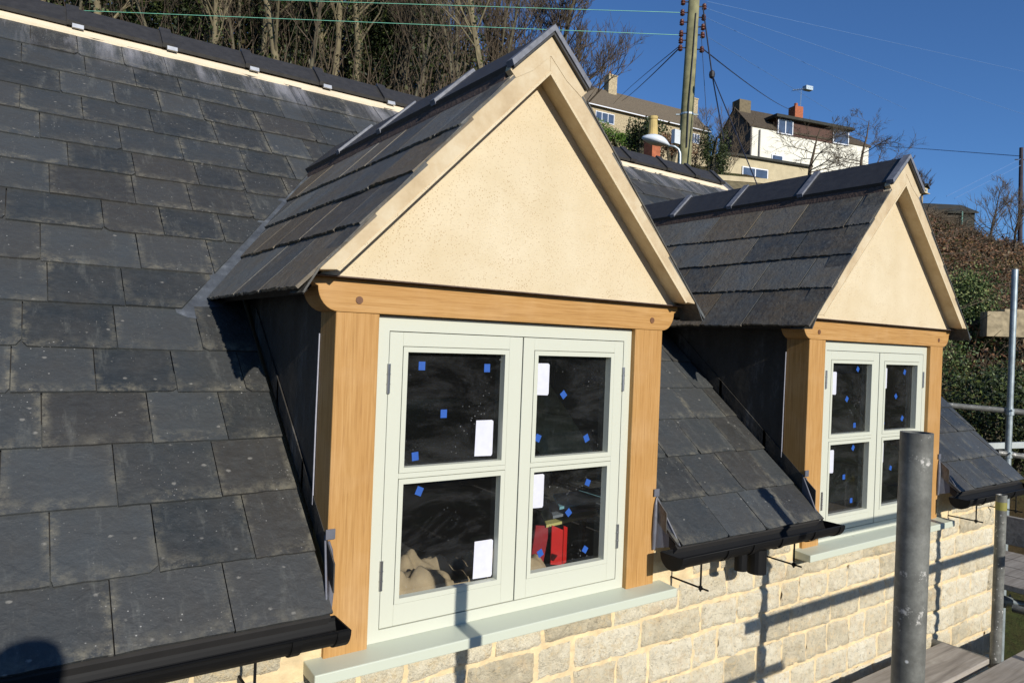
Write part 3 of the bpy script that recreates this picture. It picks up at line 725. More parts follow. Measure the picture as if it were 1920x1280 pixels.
hollow_tube(at(1870,848,5.9),at(2000,868,5.85),'lower grey scaffold rail at the right edge of the photo',GALV)
mb=MB(); mb.bar(at(1840,836,6.1),at(2000,831,6.0),.03,.05); tag(mb.build('pale_rail',simple('pale_rail_paint',S((190,196,190)),.5,.1,20),None,at(1920,833,6.0)),'pale flat rail just above the lower scaffold rail at the right edge','rail')
hollow_tube(at(1850,1118,4.9),at(2000,1150,4.7),'short bright scaffold rail below the corner boards',GALVB,couplers=(.12,.3))
# uprights and rails outside the frame whose shadows fall on the wall
YS=-1.35; DX=-SUN.x/(-SUN.y)
tanE=SUN.z/(-SUN.y)
hollow_tube((1.93-.05,YS,-5),(1.88,YS,-.70+1.37*tanE),'scaffold upright standing out from the wall between the dormers',couplers=(4.35,4.6,4.9))
hollow_tube((3.44,YS,-5),(3.44,YS,-.64+1.43*tanE),'scaffold upright standing out from the wall past the second dormer',couplers=(4.3,4.62,4.85))
hollow_tube((1.75,YS-.05,-1.205+1.40*tanE),(4.6,YS-.05,-1.20+1.40*tanE),'upper scaffold guard rail in front of the wall')
hollow_tube((1.10,YS-.05,-1.43+1.40*tanE),(2.04,YS-.05,-1.42+1.40*tanE),'lower scaffold rail in front of the wall')
hollow_tube((2.20,YS-.05,-.884+1.42*tanE),(3.20,YS-.05,-.888+1.42*tanE),'highest scaffold rail in front of the second dormer')
# boards
def board(x0,x1,y0,z,label,w=.225):
    mb=MB(); mb.box((x0,y0-w,z-.038),(x1,y0,z)); 
    o=mb.build('scaffold_board',BOARD,None,((x0+x1)/2,y0-w/2,z-.038),bevel=.004); tag(o,label,'scaffold board','scaffold boards')
board(-1.0,3.32,-.100,-1.54,'scaffold board lying nearest the stone wall')
names=['second','third','fourth','fifth']
for k in range(4): board(-1.2+.3*k,4.4,-.365-.245*k,-1.545-.003*k,'%s scaffold board out from the stone wall'%names[k])
for k in range(4):
    mb=MB(); x=4.62+.24*k; mb.box((x,-1.3,-1.545),(x+.225,2.6,-1.507)); o=mb.build('scaffold_board',BOARD,None,(x+.11,.6,-1.545),bevel=.004); tag(o,'%s scaffold board running back past the house corner'%(['first']+names)[k],'scaffold board','scaffold boards')
mb=MB(); mb.box((5.75,-1.2,-1.50),(5.79,2.6,-1.28)); tag(mb.build('toe_board',BOARD,None,(5.77,.6,-1.5),bevel=.003),'upright brown toe board edging the platform past the corner','toe board')
for k,x_ in enumerate((.2,3.45,4.5)):
    mb=MB(); mb.tube([(x_,-1.6,-1.61),(x_,.0,-1.61)],.024,16); tag(mb.build('transom_tube',GALV,None,(x_,-.8,-1.61)),['scaffold transom under the boards at the near end','scaffold transom under the boards beside the pale upright','scaffold transom under the boards at the house corner'][k],'scaffold tube','scaffold transoms')
# ================================================================ background
random.seed(99)
def pxof(P):
    d=Vector(P)-CAM; z_=d.dot(fw); return 960+F_PX*d.dot(rt)/z_, 640-F_PX*d.dot(up)/z_
def along(P,dv,px):
    P=Vector(P); lo,hi=-12.0,60.0
    s_=1 if pxof(P+dv*.1)[0]>pxof(P)[0] else -1
    for _ in range(50):
        m_=(lo+hi)/2
        if (pxof(P+dv*m_)[0]-px)*s_<0: lo=m_
        else: hi=m_
    return lo
def zat(x,y,py):
    z_=0.
    for _ in range(6):
        z_+= (pxof((x,y,z_))[1]-py)/F_PX*(Vector((x,y,z_))-CAM).dot(fw)
    return z_
BARK=simple('bark',S((88,82,62)),.9,.35,3,bump=.5,bscale=10)
BARKP=simple('pale_bark',S((114,104,78)),.9,.3,3,bump=.5,bscale=10)
BARKD=simple('dark_twig',S((84,72,56)),.9,.3,3)
def leafmat(name,a,b,c_=None):
    m=M(name,.55,.3); r=m.attr(); c=m.ramp(r,[(0,S(a)),(.6,S(b)),(1,S(c_ or b))]); m.color(c); return m.m
IVY=leafmat('ivy_leaf',(30,38,20),(48,60,28),(82,92,44))
HEDGE=leafmat('hedge_leaf',(50,76,28),(82,112,40),(118,140,58))
EVER=leafmat('evergreen_leaf',(42,58,32),(78,98,50),(140,148,92))
BRAM=leafmat('bramble_leaf',(84,56,40),(124,90,62),(100,92,54))
RMIN=.006
def limb(mb,p,d,L,r,lv,maxlv,sp=.55,up_=.15,n=3):
    pts=[p]; rs=[r]; k=3 if lv<2 else 2; q=Vector(p); dd=Vector(d)
    for i in range(k):
        dd=(dd+Vector((random.gauss(0,.13),random.gauss(0,.13),random.gauss(0,.10)+up_*.35))).normalized()
        q=q+dd*(L/k); pts.append(q.copy()); rs.append(r*(1-.6*(i+1)/k))
    mb.tube(pts,rs,6 if lv==0 else (4 if lv==1 else 3),cap=False,rnd=random.random())
    if lv<maxlv:
        for _ in range({0:5,1:5,2:4,3:4,4:3}.get(lv,3)):
            t=random.uniform(.3,1); i=min(k-1,int(t*k)); b=pts[i].lerp(pts[i+1],t*k-i)
            ax=dd.orthogonal().normalized(); ax.rotate(__import__('mathutils').Quaternion(dd,random.random()*6.283))
            nd=(dd*(1-sp*.5)+ax*sp+Vector((0,0,up_))).normalized()
            limb(mb,b,nd,L*random.uniform(.42,.68),max(r*.5,RMIN),lv+1,maxlv,sp,up_,n)
def tree_meshes(H,seed,r0=.22,spread=.6,start=.14,nl=9,maxlv=3,lean=.03,ivy=0,up_=.3,limbL=.24):
    random.seed(seed); t=MB(); q=Vector((0,0,-.5)); pts=[q.copy()]; n=9; dx,dy=random.gauss(0,lean),random.gauss(0,lean)
    for i in range(n):
        dx+=random.gauss(0,.075); dy+=random.gauss(0,.075); q=q+Vector((dx,dy,1)).normalized()*((H+.5)/n); pts.append(q.copy())
    rs=[r0*(1-.86*(i/n)**.9) for i in range(n+1)]; rs[0]*=1.35; t.tube(pts,rs,9,cap=False,rnd=.5)
    c=MB()
    for i in range(nl):
        f=start+(1-start)*(i+random.random())/nl; k=min(n-1,int(f*n)); b=pts[k].lerp(pts[k+1],f*n-k); a=random.random()*6.283
        d=Vector((math.cos(a)*spread,math.sin(a)*spread,random.uniform(.25,.8)+up_)).normalized()
        limb(c,b,d,H*limbL*(1.25-f*.75)*random.uniform(.7,1.2),r0*(1-.8*f)*.38,1,maxlv+1,up_=up_)
    l=None
    if ivy:
        l=MB()
        for _ in range(ivy):
            f=random.random()**1.3*.75; k=min(n-1,int(f*n)); b=pts[k].lerp(pts[k+1],f*n-k); rr=rs[k]+abs(random.gauss(0,.32))
            a=random.random()*6.283; l.leaf(b+Vector((math.cos(a)*rr,math.sin(a)*rr,random.gauss(0,.2))),random.uniform(.05,.11),random.random())
    return t,c,l
def make_tree(name,label,cat,seed,bark=BARK,group=None,**k):
    t,c,l=tree_meshes(seed=seed,**k); o=thing(name,label,cat,(0,0,0),group)
    t.build('trunk',bark,o,smooth=True); c.build('crown',BARKD if bark is BARK else bark,o)
    if l: l.build('ivy_leaves',IVY,o)
    return o
def copy_tree(o,label=None):
    c=o.copy(); COL.objects.link(c)
    for ch in o.children:
        d=ch.copy(); COL.objects.link(d); d.parent=c
    if label: c['label']=label
    return c
def put(o,px,d,scale=1,rz=None,py=None,sink=.2):
    q=at(px,400,d); z_=ground_z(q.x,q.y)-sink
    if py is not None: z_=zat(q.x,q.y,py)
    o.location=(q.x,q.y,z_); o.scale=(scale,)*3; o.rotation_euler=(0,0,random.random()*6.28 if rz is None else rz)
    return o
G='bare trees of the wood on the hillside'
GL='slender leafless tree standing in the wood behind the roof ridge'
protos=[make_tree('bare_tree',GL,'tree',s,BARK if s%2 else BARKP,G,H=h,r0=r,ivy=iv,nl=n_) for s,h,r,iv,n_ in ((1,15,.13,0,15),(2,16,.17,900,14),(3,14,.11,0,16),(4,17,.19,1500,14),(5,13,.09,0,15),(6,15,.14,600,15))]
random.seed(5)
spots=[]
for row,(d0,nn) in enumerate(((31,13),(36,17),(43,19),(52,22),(62,22),(72,20))):
    for k in range(nn):
        px=-70+ (1010 if row<3 else 960)*(k+random.uniform(.1,.9))/nn; spots.append((px,d0*random.uniform(.95,1.06)))
for i,(px,d) in enumerate(spots):
    o=protos[i] if i<6 else copy_tree(protos[random.randrange(6)])
    put(o,px,d,random.uniform(.8,1.12))
# distinct near trunks
for i,(px,d,s,lab) in enumerate(((607,33,12,'thick pale trunked tree rising above the middle of the main ridge'),(655,36,14,'crooked pale tree whose trunk leans right of the thickest pale trunk'),(385,34,13,'slim forked tree above the third ridge clip'),(480,34,15,'bent tree with a leaning trunk at the left part of the wood'))):
    put(make_tree('bare_tree',lab,'tree',s,BARKP,G,H=15,r0=.17,nl=12,start=.2,lean=.09),px,d)
RMIN=.013
put(make_tree('bare_tree','big round bare tree against the blue sky behind the near dormer apex','tree',31,BARK,G,H=12.5,r0=.24,nl=46,start=.04,spread=1.0,maxlv=4,limbL=.27,up_=.3),1022,46,1.0)
put(make_tree('bare_tree','upright bare tree left of the near dormer apex with several steep stems','tree',33,BARK,G,H=15,r0=.2,nl=30,start=.06,spread=.6,maxlv=3,up_=.4,limbL=.3),935,48)
put(make_tree('bare_tree','bare tree just left of the steep stemmed one, sky showing through it','tree',35,BARK,G,H=14,r0=.2,nl=16,start=.2,spread=.6,maxlv=3),850,50)
RMIN=.006
def shrub_mesh(rx,ry,rz_,n,size,seed,lobes=7,tall=0):
    random.seed(seed); mb=MB(); cs=[(random.gauss(0,.45)*rx,random.gauss(0,.45)*ry,random.uniform(.25,.95)*rz_) for _ in range(lobes)]
    for _ in range(n):
        c=random.choice(cs); v=Vector((random.gauss(0,1),random.gauss(0,1),random.gauss(0,1))).normalized()*(random.random()**.4)*random.uniform(.75,1.1)
        p=Vector((c[0]+v.x*rx*.5,c[1]+v.y*ry*.5,max(0.02,c[2]+v.z*rz_*.36)))
        mb.leaf(p,size*random.uniform(.6,1.3),min(1,max(0,random.gauss(.5,.28))))
    return mb
def shrub(name,label,cat,mat,px,d,rx,rz_,n,size,seed,group=None,py=None,stem=True,lobes=7,ry=None):
    o=thing(name,label,cat,(0,0,0),group); shrub_mesh(rx,ry or rx,rz_,n,size,seed,lobes).build('foliage',mat,o)
    if stem:
        s=MB(); random.seed(seed)
        for _ in range(5):
            a=random.random()*6.28; s.tube([(0,0,-.3),(math.cos(a)*rx*.25,math.sin(a)*rx*.25,rz_*.5),(math.cos(a)*rx*.45,math.sin(a)*rx*.45,rz_*.85)],[.07,.045,.015],5)
        s.build('stem',BARK,o)
    put(o,px,d,py=py,rz=0); return o
random.seed(77)
ev=[]
for i,(px,d,rx,h) in enumerate(((120,36,2,7.5),(245,38,1.8,9),(310,35,1.8,8),(430,38,1.8,9),(520,40,1.8,10),(560,37,1.3,8),(700,38,1.6,8.5),(745,37,1.5,8),(800,39,1.4,6.5),(60,37,2,8),(360,40,1.6,9),(630,41,1.6,9),(545,46,2.2,8),(665,44,2.5,9),(720,49,3,10),(770,46,2.2,7),(825,47,2,6),(895,52,2.2,6.5),(20,40,3,8),(350,58,4,12),(600,60,4,12),(760,63,3,11),(180,58,4,13),(500,64,4,12))):
    if i<5:
        o=shrub('ivy_clad_evergreen','dark ivy clad evergreen mass among the bare trees','shrub',IVY,px,d,rx,h,3800,.13,200+i,'dark evergreens in the wood',lobes=10); ev.append((o,rx,h))
    else:
        s_,rx0,h0=ev[i%5]; o=copy_tree(s_); put(o,px,d,rz=i); o.scale=(rx/rx0,rx/rx0,h/h0)
# undergrowth of the wood
mb=MB(); random.seed(8)
for _ in range(15000):
    px=random.uniform(-90,1060); d=random.uniform(30,66)
    q=at(px,400,d); gz=ground_z(q.x,q.y); mb.leaf((q.x,q.y,gz+random.random()**1.6*2.6),random.uniform(.07,.17),random.random())
mb2=MB()
for _ in range(2600):
    px=random.uniform(-90,1000); d=random.uniform(30,62); q=at(px,400,d); gz=ground_z(q.x,q.y); h=random.uniform(1,5)
    v=Vector((random.gauss(0,.25),random.gauss(0,.25),1))
    mb2.tube([(q.x,q.y,gz-.1),tuple(Vector((q.x,q.y,gz))+v*h*.5),tuple(Vector((q.x,q.y,gz))+v*h+Vector((random.gauss(0,.3),random.gauss(0,.3),0)))],[.035,.02,.008],3,cap=False)
tag(mb.build('undergrowth',leafmat('dead_leaf',(50,46,30),(84,76,48),(60,68,34))),'brown and green undergrowth on the floor of the wood','undergrowth',kind='stuff')
tag(mb2.build('saplings',BARKD),'thin leafless saplings and brush between the trunks','brush',kind='stuff')
# ------------------------------------------------ long stone cottage
ROOFB=simple('stone_tile_roof',S((104,92,74)),.95,.3,9,bump=.8,bscale=14)
HSTONE=simple('cottage_stone',S((170,154,122)),.95,.38,9,bump=.9,bscale=16)
CREAMW=simple('cream_wall',S((226,222,204)),.9,.05,2)
BUFFW=simple('buff_wall',S((186,172,138)),.9,.1,3)
BRICKR=simple('red_brick',S((164,94,62)),.9,.25,12)
WINDW=simple('white_window_frame',S((222,224,226)),.5,.05,5)
PANE=simple('distant_pane',S((70,84,104)),.12,.2,2)
BROWNB=simple('brown_boarding',S((82,56,44)),.8,.2,5)
DKFEL=simple('dark_felt',S((52,52,44)),.9,.3,6)
def house(name,label,P,rz,group=None):
    o=thing(name,label,'house',P,group); o.rotation_euler=(0,0,rz); return o
def win(parent,x0,x1,z0,z1,y=-.02,n=3,open_=()):
    mb=MB(); t=.07
    mb.box((x0,y-.05,z0),(x1,y+.05,z0+t)); mb.box((x0,y-.05,z1-t),(x1,y+.05,z1))
    for k in range(n+1):
        x=x0+(x1-x0-t)*k/n; mb.box((x,y-.05,z0+t),(x+t,y+.05,z1-t))
    f=mb.build('window',WINDW,parent)
    mb=MB(); mb.box((x0+.02,y-.02,z0+.02),(x1-.02,y+.03,z1-.02)); mb.build('pane',PANE,f)
def gable_house(o,L,Dp,zb,ez,rise,wall,roofm,ov=.3):
    mb=MB(); mb.box((0,0,zb),(L,Dp,ez)); mb.prism([(0,ez),(Dp,ez),(Dp/2,ez+rise)],0.01,.3,'x'); mb.prism([(0,ez),(Dp,ez),(Dp/2,ez+rise)],L-.3,L-.01,'x'); mb.build('wall',wall,o)
    mb=MB(); k=rise/(Dp/2); th=.16
    for s_ in (0,1):
        A=(-ov,ez-ov*k+.02) if s_==0 else (Dp+ov,ez-ov*k+.02)
        mb.prism([A,(Dp/2,ez+rise+.02),(Dp/2,ez+rise+.02+th),(A[0],A[1]+th)],-.15,L+.15,'x')
    return mb.build('roof',roofm,o)
E_=at(1078,186,75); rz=R(-6); hx=Vector((math.cos(rz),math.sin(rz),0))
P=E_; L=along(P,hx,1328)
h1=house('stone_cottage','long stone cottage with a brown stone tile roof up on the hill',(P.x,P.y,P.z-5),rz)
rf=gable_house(h1,L,6.2,0,5,2.9,HSTONE,ROOFB)
def lx(px,y=0,z=0): return along(P+Vector((-math.sin(rz),math.cos(rz),0))*y+Vector((0,0,z)),hx,px)
for px,w_,hh in ((1136,1.15,1.75),(1288,1.25,1.6)):
    x=lx(px,3.1,2.9); mb=MB(); mb.box((x,2.6,7.3),(x+w_,3.5,7.9+hh)); mb.box((x-.06,2.54,7.9+hh),(x+w_+.06,3.56,8.05+hh)); c_=mb.build('chimney',HSTONE,rf)
    mb=MB(); mb.tube([(x+w_*.4,3.05,8.05+hh),(x+w_*.4,3.05,8.5+hh)],[.14,.12],8); mb.build('chimney_pot',BRICKR,rf) 
for a,b in ((1117,1152),(1296,1312),(1208,1222)):
    xa,xb=lx(a),lx(b); win(h1,xa,xb,3.2,4.3,n=3)
mb=MB(); mb.box((-.1,-.42,4.72),(L+.1,-.32,4.82)); mb.build('gutter',WINDW,h1)
# ------------------------------------------------ white house
E_=at(1410,236,50); rz=R(-13.8); hx=Vector((math.cos(rz),math.sin(rz),0)); hy=Vector((-math.sin(rz),math.cos(rz),0)); P=E_
L=along(P,hx,1629); Dp=along(P,hy,1352); EH=4.2
h2=house('white_house','white rendered house with dark roof and long box dormer on the hill',(P.x,P.y,P.z-EH),rz)
rise=zat(*(P+hy*Dp/2).xy,205)-P.z
mb=MB(); mb.box((0.02,0,-1),(L,Dp,EH)); mb.build('wall',CREAMW,h2)
DGAB=simple('gable_shade_grey',S((96,92,86)),.9,.2,4)
mb=MB(); mb.prism([(-.05,-1),(Dp,-1),(Dp,EH),(Dp/2,EH+rise),(-.05,EH)],-.12,.0,'x'); mb.build('gable_shade_face',DGAB,h2)  # gable turned from the sun: its shade painted as a grey face
mb=MB(); th=.12; ov=.06; k=rise/(Dp/2); hip=L-2.6
for s_ in (0,1):
    y0_=-ov if s_==0 else Dp+ov; z0_=EH-ov*k
    lo=[(-.25,y0_,z0_),(L+.2,y0_,z0_),(hip,Dp/2,EH+rise),(-.25,Dp/2,EH+rise)]
    hi=[(a,b,c+th) for a,b,c in lo]
    if s_==0: mb.hexa(lo,hi)
    else: mb.hexa(lo[::-1],hi[::-1])
mb.hexa([(L+.2,-ov,EH-ov*k),(L+.2,Dp+ov,EH-ov*k),(hip,Dp/2,EH+rise)],[(L+.2,-ov,EH-ov*k+th),(L+.2,Dp+ov,EH-ov*k+th),(hip,Dp/2,EH+rise+th)])
ROOFD=simple('dark_tile_roof',S((74,64,50)),.95,.3,7,bump=.5)
rf=mb.build('roof',ROOFD,h2)
def lx(px,y=0,z=0): return along(P+hy*y+Vector((0,0,z)),hx,px)
xa,xb=lx(1456,0),lx(1590,0); zt_=zat(*(P+hx*xa).xy,222)-P.z+EH; zb_=zat(*(P+hx*xa).xy,251)-P.z+EH
mb=MB(); mb.box((xa,-.02,zb_),(xb,Dp*.6,zt_)); dm=mb.build('box_dormer',BROWNB,h2)
mb=MB(); mb.box((xa-.35,-.4,zt_),(xb+.2,Dp*.6,zt_+.2)); mb.build('dormer_roof',DKFEL,h2)
win(h2,xa+.03,lx(1485),zb_+.03,zt_-.05,y=-.06,n=2); win(h2,lx(1560),xb-.03,zb_+.03,zt_-.05,y=-.06,n=1)
x=lx(1448); win(h2,x,lx(1469),EH-2.25,EH-1.75,y=-.02,n=1)
x=lx(1484,Dp/2,rise); mb=MB(); mb.box((x,Dp/2-.35,EH+rise-.1),(x+.75,Dp/2+.35,EH+rise+.95)); mb.tube([(x+.37,Dp/2,EH+rise+.95),(x+.37,Dp/2,EH+rise+1.25)],.13,8); mb.build('chimney',BRICKR,rf)
mb=MB(); mb.box((-.1,Dp/2-.4,EH+rise-.3),(.9,Dp/2+.4,EH+rise+.62)); mb.build('chimney',simple('old_chimney_stone',S((112,100,76)),.9,.2,6),rf)
x=lx(1500,Dp/2,rise); mb=MB(); zt2=EH+rise+2.3; mb.tube([(x,Dp/2,EH+rise),(x,Dp/2,zt2)],.025,5); mb.tube([(x-.8,Dp/2,zt2-.1),(x+1.0,Dp/2,zt2+.35)],.02,5)
for k_ in range(9):
    xx=x-.7+k_*.2; mb.tube([(xx,Dp/2-.25,zt2-.1+k_*.05),(xx,Dp/2+.25,zt2-.1+k_*.05)],.014,4)
mb.box((x+.3,Dp/2-.2,zt2+.1),(x+.95,Dp/2+.2,zt2+.4)); mb.build('aerial',GALVB,h2)
mb=MB(); x=lx(1424); mb.tube([(x,-.08,EH-.2),(x,-.08,.2)],.06,6); mb.build('downpipe',simple('grey_downpipe',S((120,116,110)),.6,.1,5),h2)
mb=MB(); xl=lx(1358,-1.6); x2=lx(1515,-1.6); zt_=zat(*(P+hx*xl-hy*1.6).xy,291)-P.z+EH
mb.box((xl,-1.8,-2),(x2,0,zt_)); mb.build('lean_to_wall',BUFFW,h2)
mb=MB(); mb.box((xl-.2,-2.0,zt_),(x2+.2,.0,zt_+.16)); mb.build('lean_to_roof',DKFEL,h2)
win(h2,lx(1392,-1.8,-2.4),lx(1440,-1.8,-2.4),zt_-1.75,zt_-.6,y=-1.84,n=2)
# ------------------------------------------------ neighbouring outbuilding, lamp, chimney, pole
MOSS=simple('mossy_stone_roof',S((104,94,66)),.95,.35,5,bump=.8,bscale=12)
A=at(1322,334,19); B2=at(1520,349,24); t=thing('outbuilding','low outbuilding with mossy brown roof below the white house','outbuilding',(A.x,A.y,A.z-3))
mb=MB(); lo=[A,B2,B2+Vector((-1.2,-2.6,-1.7)),A+Vector((-1.2,-2.6,-1.7))]; O=(A.x,A.y,A.z-3)
mb.hexa([p-Vector((0,0,.1)) for p in lo][::-1],lo[::-1]); mb.build('roof',MOSS,t,O)
mb=MB(); mb.bar(A+Vector((0,0,.03)),B2+Vector((0,0,.03)),.2,.14); mb.build('ridge_stones',BUFFW,t,O)
mb=MB(); w1=[Vector(p)+Vector((.2,.2,0)) for p in lo]; mb.hexa([(p.x,p.y,p.z-5) for p in w1][::-1],[(p.x,p.y,p.z-.12) for p in w1][::-1]); mb.build('wall',HSTONE,t,O)
# brick chimney with buff pot
c0=at(1222,300,13); t=thing('brick_chimney','orange brick chimney stack with a tall buff pot behind the ridge','chimney',(c0.x,c0.y,c0.z-1.5)); O=(c0.x,c0.y,c0.z-1.5)
zt_=zat(c0.x,c0.y,262); mb=MB(); mb.box((c0.x-.105,c0.y-.105,c0.z-1.5),(c0.x+.105,c0.y+.105,zt_)); mb.box((c0.x-.12,c0.y-.12,zt_),(c0.x+.12,c0.y+.12,zt_+.04)); mb.build('stack',BRICKR,t,O)
zp=zat(c0.x,c0.y,219); mb=MB(); mb.tube([(c0.x,c0.y,zt_+.05),(c0.x,c0.y,zt_+.1),(c0.x,c0.y,zp-.06),(c0.x,c0.y,zp-.05),(c0.x,c0.y,zp)],[.11,.095,.075,.085,.085],14); mb.build('chimney_pot',simple('buff_clay',S((190,166,104)),.8,.15,8),t,O,smooth=False)
# street lamp
t0=at(1275,300,11); t=thing('street_lamp','white street lamp head on a curved grey arm behind the ridge','street lamp',(t0.x,t0.y,t0.z-4)); O=(t0.x,t0.y,t0.z-4)
mb=MB(); pts=[(t0.x,t0.y,t0.z-4),at(1275,300,11),at(1275,288,11),at(1272,280,11),at(1265,275,11),at(1252,273,11)]; mb.tube(pts,[.03]+[.02]*5,8); mb.build('column',GALVB,t,O,smooth=True)
mb=MB(); a=at(1255,273,11); b=at(1204,258,11); pts=[a.lerp(b,k/8) for k in range(9)]; mb.tube(pts,[.02,.07,.11,.13,.135,.13,.11,.08,.03],14)
for i,v in enumerate(mb.v):
    c=a.lerp(b,(i//14)/8); mb.v[i]=(v[0],v[1],c.z+(v[2]-c.z)*(.75 if v[2]>c.z else .35))
mb.build('lamp_head',simple('lamp_head_white',S((216,222,226)),.35,.05,5),t,O,smooth=True)
# telegraph pole
PG=simple('pole_wood',S((128,124,88)),.9,.3,6,bump=.4,bscale=30); D0=16
bp_,tp_=at(1283,300,D0),at(1305,-60,D0); dv=(tp_-bp_).normalized(); gb=bp_-dv*6
t=thing('telegraph_pole','tall greenish telegraph pole with brown insulators rising behind the ridge','telegraph pole',tuple(gb)); O=tuple(gb)
mb=MB(); mb.tube([gb,bp_,tp_],[.17,.15,.115],18); mb.build('pole',PG,t,O,smooth=True)
BRC=simple('brown_ceramic',S((92,52,40)),.3,.2,10); BLKM=simple('black_iron',S((34,32,34)),.6,.2,10)
def polep(py): return bp_+dv*((bp_.z-zat(*bp_.xy,py))/-1.0)*1.0
def pp_(py):
    lo,hi=-1,8
    for _ in range(40):
        m_=(lo+hi)/2
        if pxof(bp_+dv*m_)[1]>py: lo=m_
        else: hi=m_
    return bp_+dv*lo
for sgn,ys_ in ((-1,(4,24,42,63,76,90)),(1,(13,33,51,66,93))):
    for y_ in ys_:
        c=pp_(y_); e=c+rt*sgn*.24; mb=MB(); mb.tube([c,e-Vector((0,0,.0))],.014,6); mb.build('bracket',BLKM,t,O)
        mb=MB(); q=e; mb.tube([q+Vector((0,0,z_)) for z_ in (-.07,-.05,-.02,0,.02,.05,.07)],[.03,.055,.04,.055,.04,.045,.02],10); mb.build('insulator',BRC,t,O)
c=pp_(259); mb=MB(); q=c-rt*.24-fw*.1; mb.box((q.x-.09,q.y-.05,q.z-.16),(q.x+.09,q.y+.05,q.z+.15)); mb.build('junction_box',simple('pale_box',S((200,206,208)),.5,.05,5),t,O)
mb=MB(); c=pp_(215); mb.tube([c-dv*.02,c+dv*.02],.15,18); mb.tube([c-rt*.25,c+rt*.25],.02,6); mb.build('pole_clamp',GALVB,t,O)
mb=MB(); mb.tube([pp_(280)-fw*.16,pp_(200)-fw*.155-rt*.01,pp_(100)-fw*.14+rt*.02,pp_(30)-fw*.13+rt*.03],.016,6); mb.build('cable_duct',BLKM,t,O)
WGRN=simple('bright_wire',S((120,190,160)),.4,.1,5); WBLK=simple('dark_wire',S((30,34,48)),.6,.1,5); WPAL=simple('pale_wire',S((96,130,176)),.5,.1,5)
def wire(a,b,r,mat,label,sag=.0,n=14):
    a=Vector(a); b=Vector(b); mb=MB(); mb.tube([a.lerp(b,k/n)-Vector((0,0,sag*4*(k/n)*(1-k/n))) for k in range(n+1)],r,5); o=mb.build('overhead_wire',mat,None,tuple(a)); tag(o,label,'wire','overhead wires'); return o
E1=pp_(24)-rt*.3; wire(E1,at(380,-4,16),.0075,WGRN,'upper green glinting wire running left from the telegraph pole')
E2=pp_(66)-rt*.3; wire(E2,at(120,19,16),.0075,WGRN,'lower green glinting wire running left from the telegraph pole')
wire(pp_(92)-rt*.28,at(1165,190,60),.015,WBLK,'thicker dark cable from the telegraph pole down to the stone cottage',.1)
wire(pp_(88)-rt*.28,at(1150,195,60),.010,WBLK,'thinner dark cable just above the thicker one to the stone cottage',-.1)
wire(pp_(93)+rt*.28,at(1482,206,48),.014,WBLK,'dark cable from the telegraph pole to the white house chimney',.15)
s1=at(1335,140,15.5); a_=wire(pp_(10)+rt*.2,s1,.016,WBLK,'upper stay wire from the pole down to its black insulator')
mb=MB(); mb.tube([s1+(up*k_) for k_ in (.09,.06,0,-.06,-.09)],[.02,.055,.065,.055,.02],10); tag(mb.build('stay_insulator',BLKM,None,tuple(s1)),'round black insulator hanging on the pole stay wires','insulator')
wire(s1,at(1357,262,15),.014,WBLK,'left stay wire below the black insulator'); wire(s1,at(1430,372,14),.012,WBLK,'right stay wire below the black insulator')
wire(pp_(60)+rt*.2,at(1326,240,15.5),.006,WBLK,'thin dark wire hanging down beside the telegraph pole')
for k_,(ya,xb_,yb_) in enumerate(((3,1990,150),(16,1990,238),(33,1700,205),(66,1560,210))):
    wire(pp_(ya)+rt*.28,at(xb_,yb_,26),.006,WPAL,['topmost','second','third','lowest'][k_]+' faint pale wire running right from the telegraph pole')
# right-hand pole
b_,t_=at(1912,470,42),at(1915,277,42); t=thing('telegraph_pole','thin dark telegraph pole at the far right above the bushes','telegraph pole',tuple(b_-Vector((0,0,2)))); O=tuple(b_-Vector((0,0,2)))
mb=MB(); mb.tube([b_-Vector((0,0,2)),b_,t_],[.14,.13,.10],10); mb.build('pole',simple('dark_pole_wood',S((66,58,64)),.9,.2,5),t,O)
mb=MB(); q=t_-Vector((0,0,.7)); mb.tube([q-rt*.35,q+rt*.35],.03,6); mb.build('cross_arm',BLKM,t,O)
wire(at(1916,293,42),at(1635,272,55),.022,WPAL,'faint wire from the far right pole toward the white house')
wire(at(1914,298,42),at(1775,368,31),.016,WPAL,'upper faint wire from the far right pole down to the shed')
wire(at(1914,310,42),at(1790,372,31),.016,WPAL,'lower faint wire from the far right pole down to the shed')
# shed and dovecote
SHED=simple('shed_boards',S((52,52,44)),.9,.3,6)
A=at(1716,396,30); t=thing('garden_shed','dark low garden shed on the bank behind the second dormer','shed',(A.x,A.y,A.z-1.2)); t.rotation_euler=(0,0,R(-32))
ws=2.6; mb=MB(); mb.box((0,0,0),(ws,2.0,1.25)); mb.prism([(0,1.25),(2,1.25),(1,1.7)],0,ws,'x'); mb.build('wall',SHED,t)
mb=MB(); mb.prism([(-.1,1.22),(1,1.72),(1,1.78),(-.1,1.28)],-.1,ws+.1,'x'); mb.prism([(2.1,1.22),(1,1.72),(1,1.78),(2.1,1.28)],-.1,ws+.1,'x'); mb.build('roof',DKFEL,t)
mb=MB(); mb.box((.5,-.03,.0),(1.15,.0,1.15)); mb.build('door',simple('shed_door_boards',S((72,76,66)),.8,.2,6),t)
A2=at(1800,408,30); t=thing('greenhouse','small dark shed with a green glazed end beside the garden shed','shed',(A2.x,A2.y,A2.z-1)); t.rotation_euler=(0,0,R(-32))
mb=MB(); mb.box((-1.2,0,0),(.0,1.6,1.15)); mb.build('wall',SHED,t); mb=MB(); mb.box((0.01,-.1,0),(.06,1.6,1.25)); mb.build('glazed_end',simple('green_glazing',S((90,128,112)),.2,.2,4),t)
mb=MB(); mb.prism([(-.1,1.15),(1.7,1.25),(1.7,1.31),(-.1,1.21)],-1.3,.1,'x'); mb.build('roof',DKFEL,t)
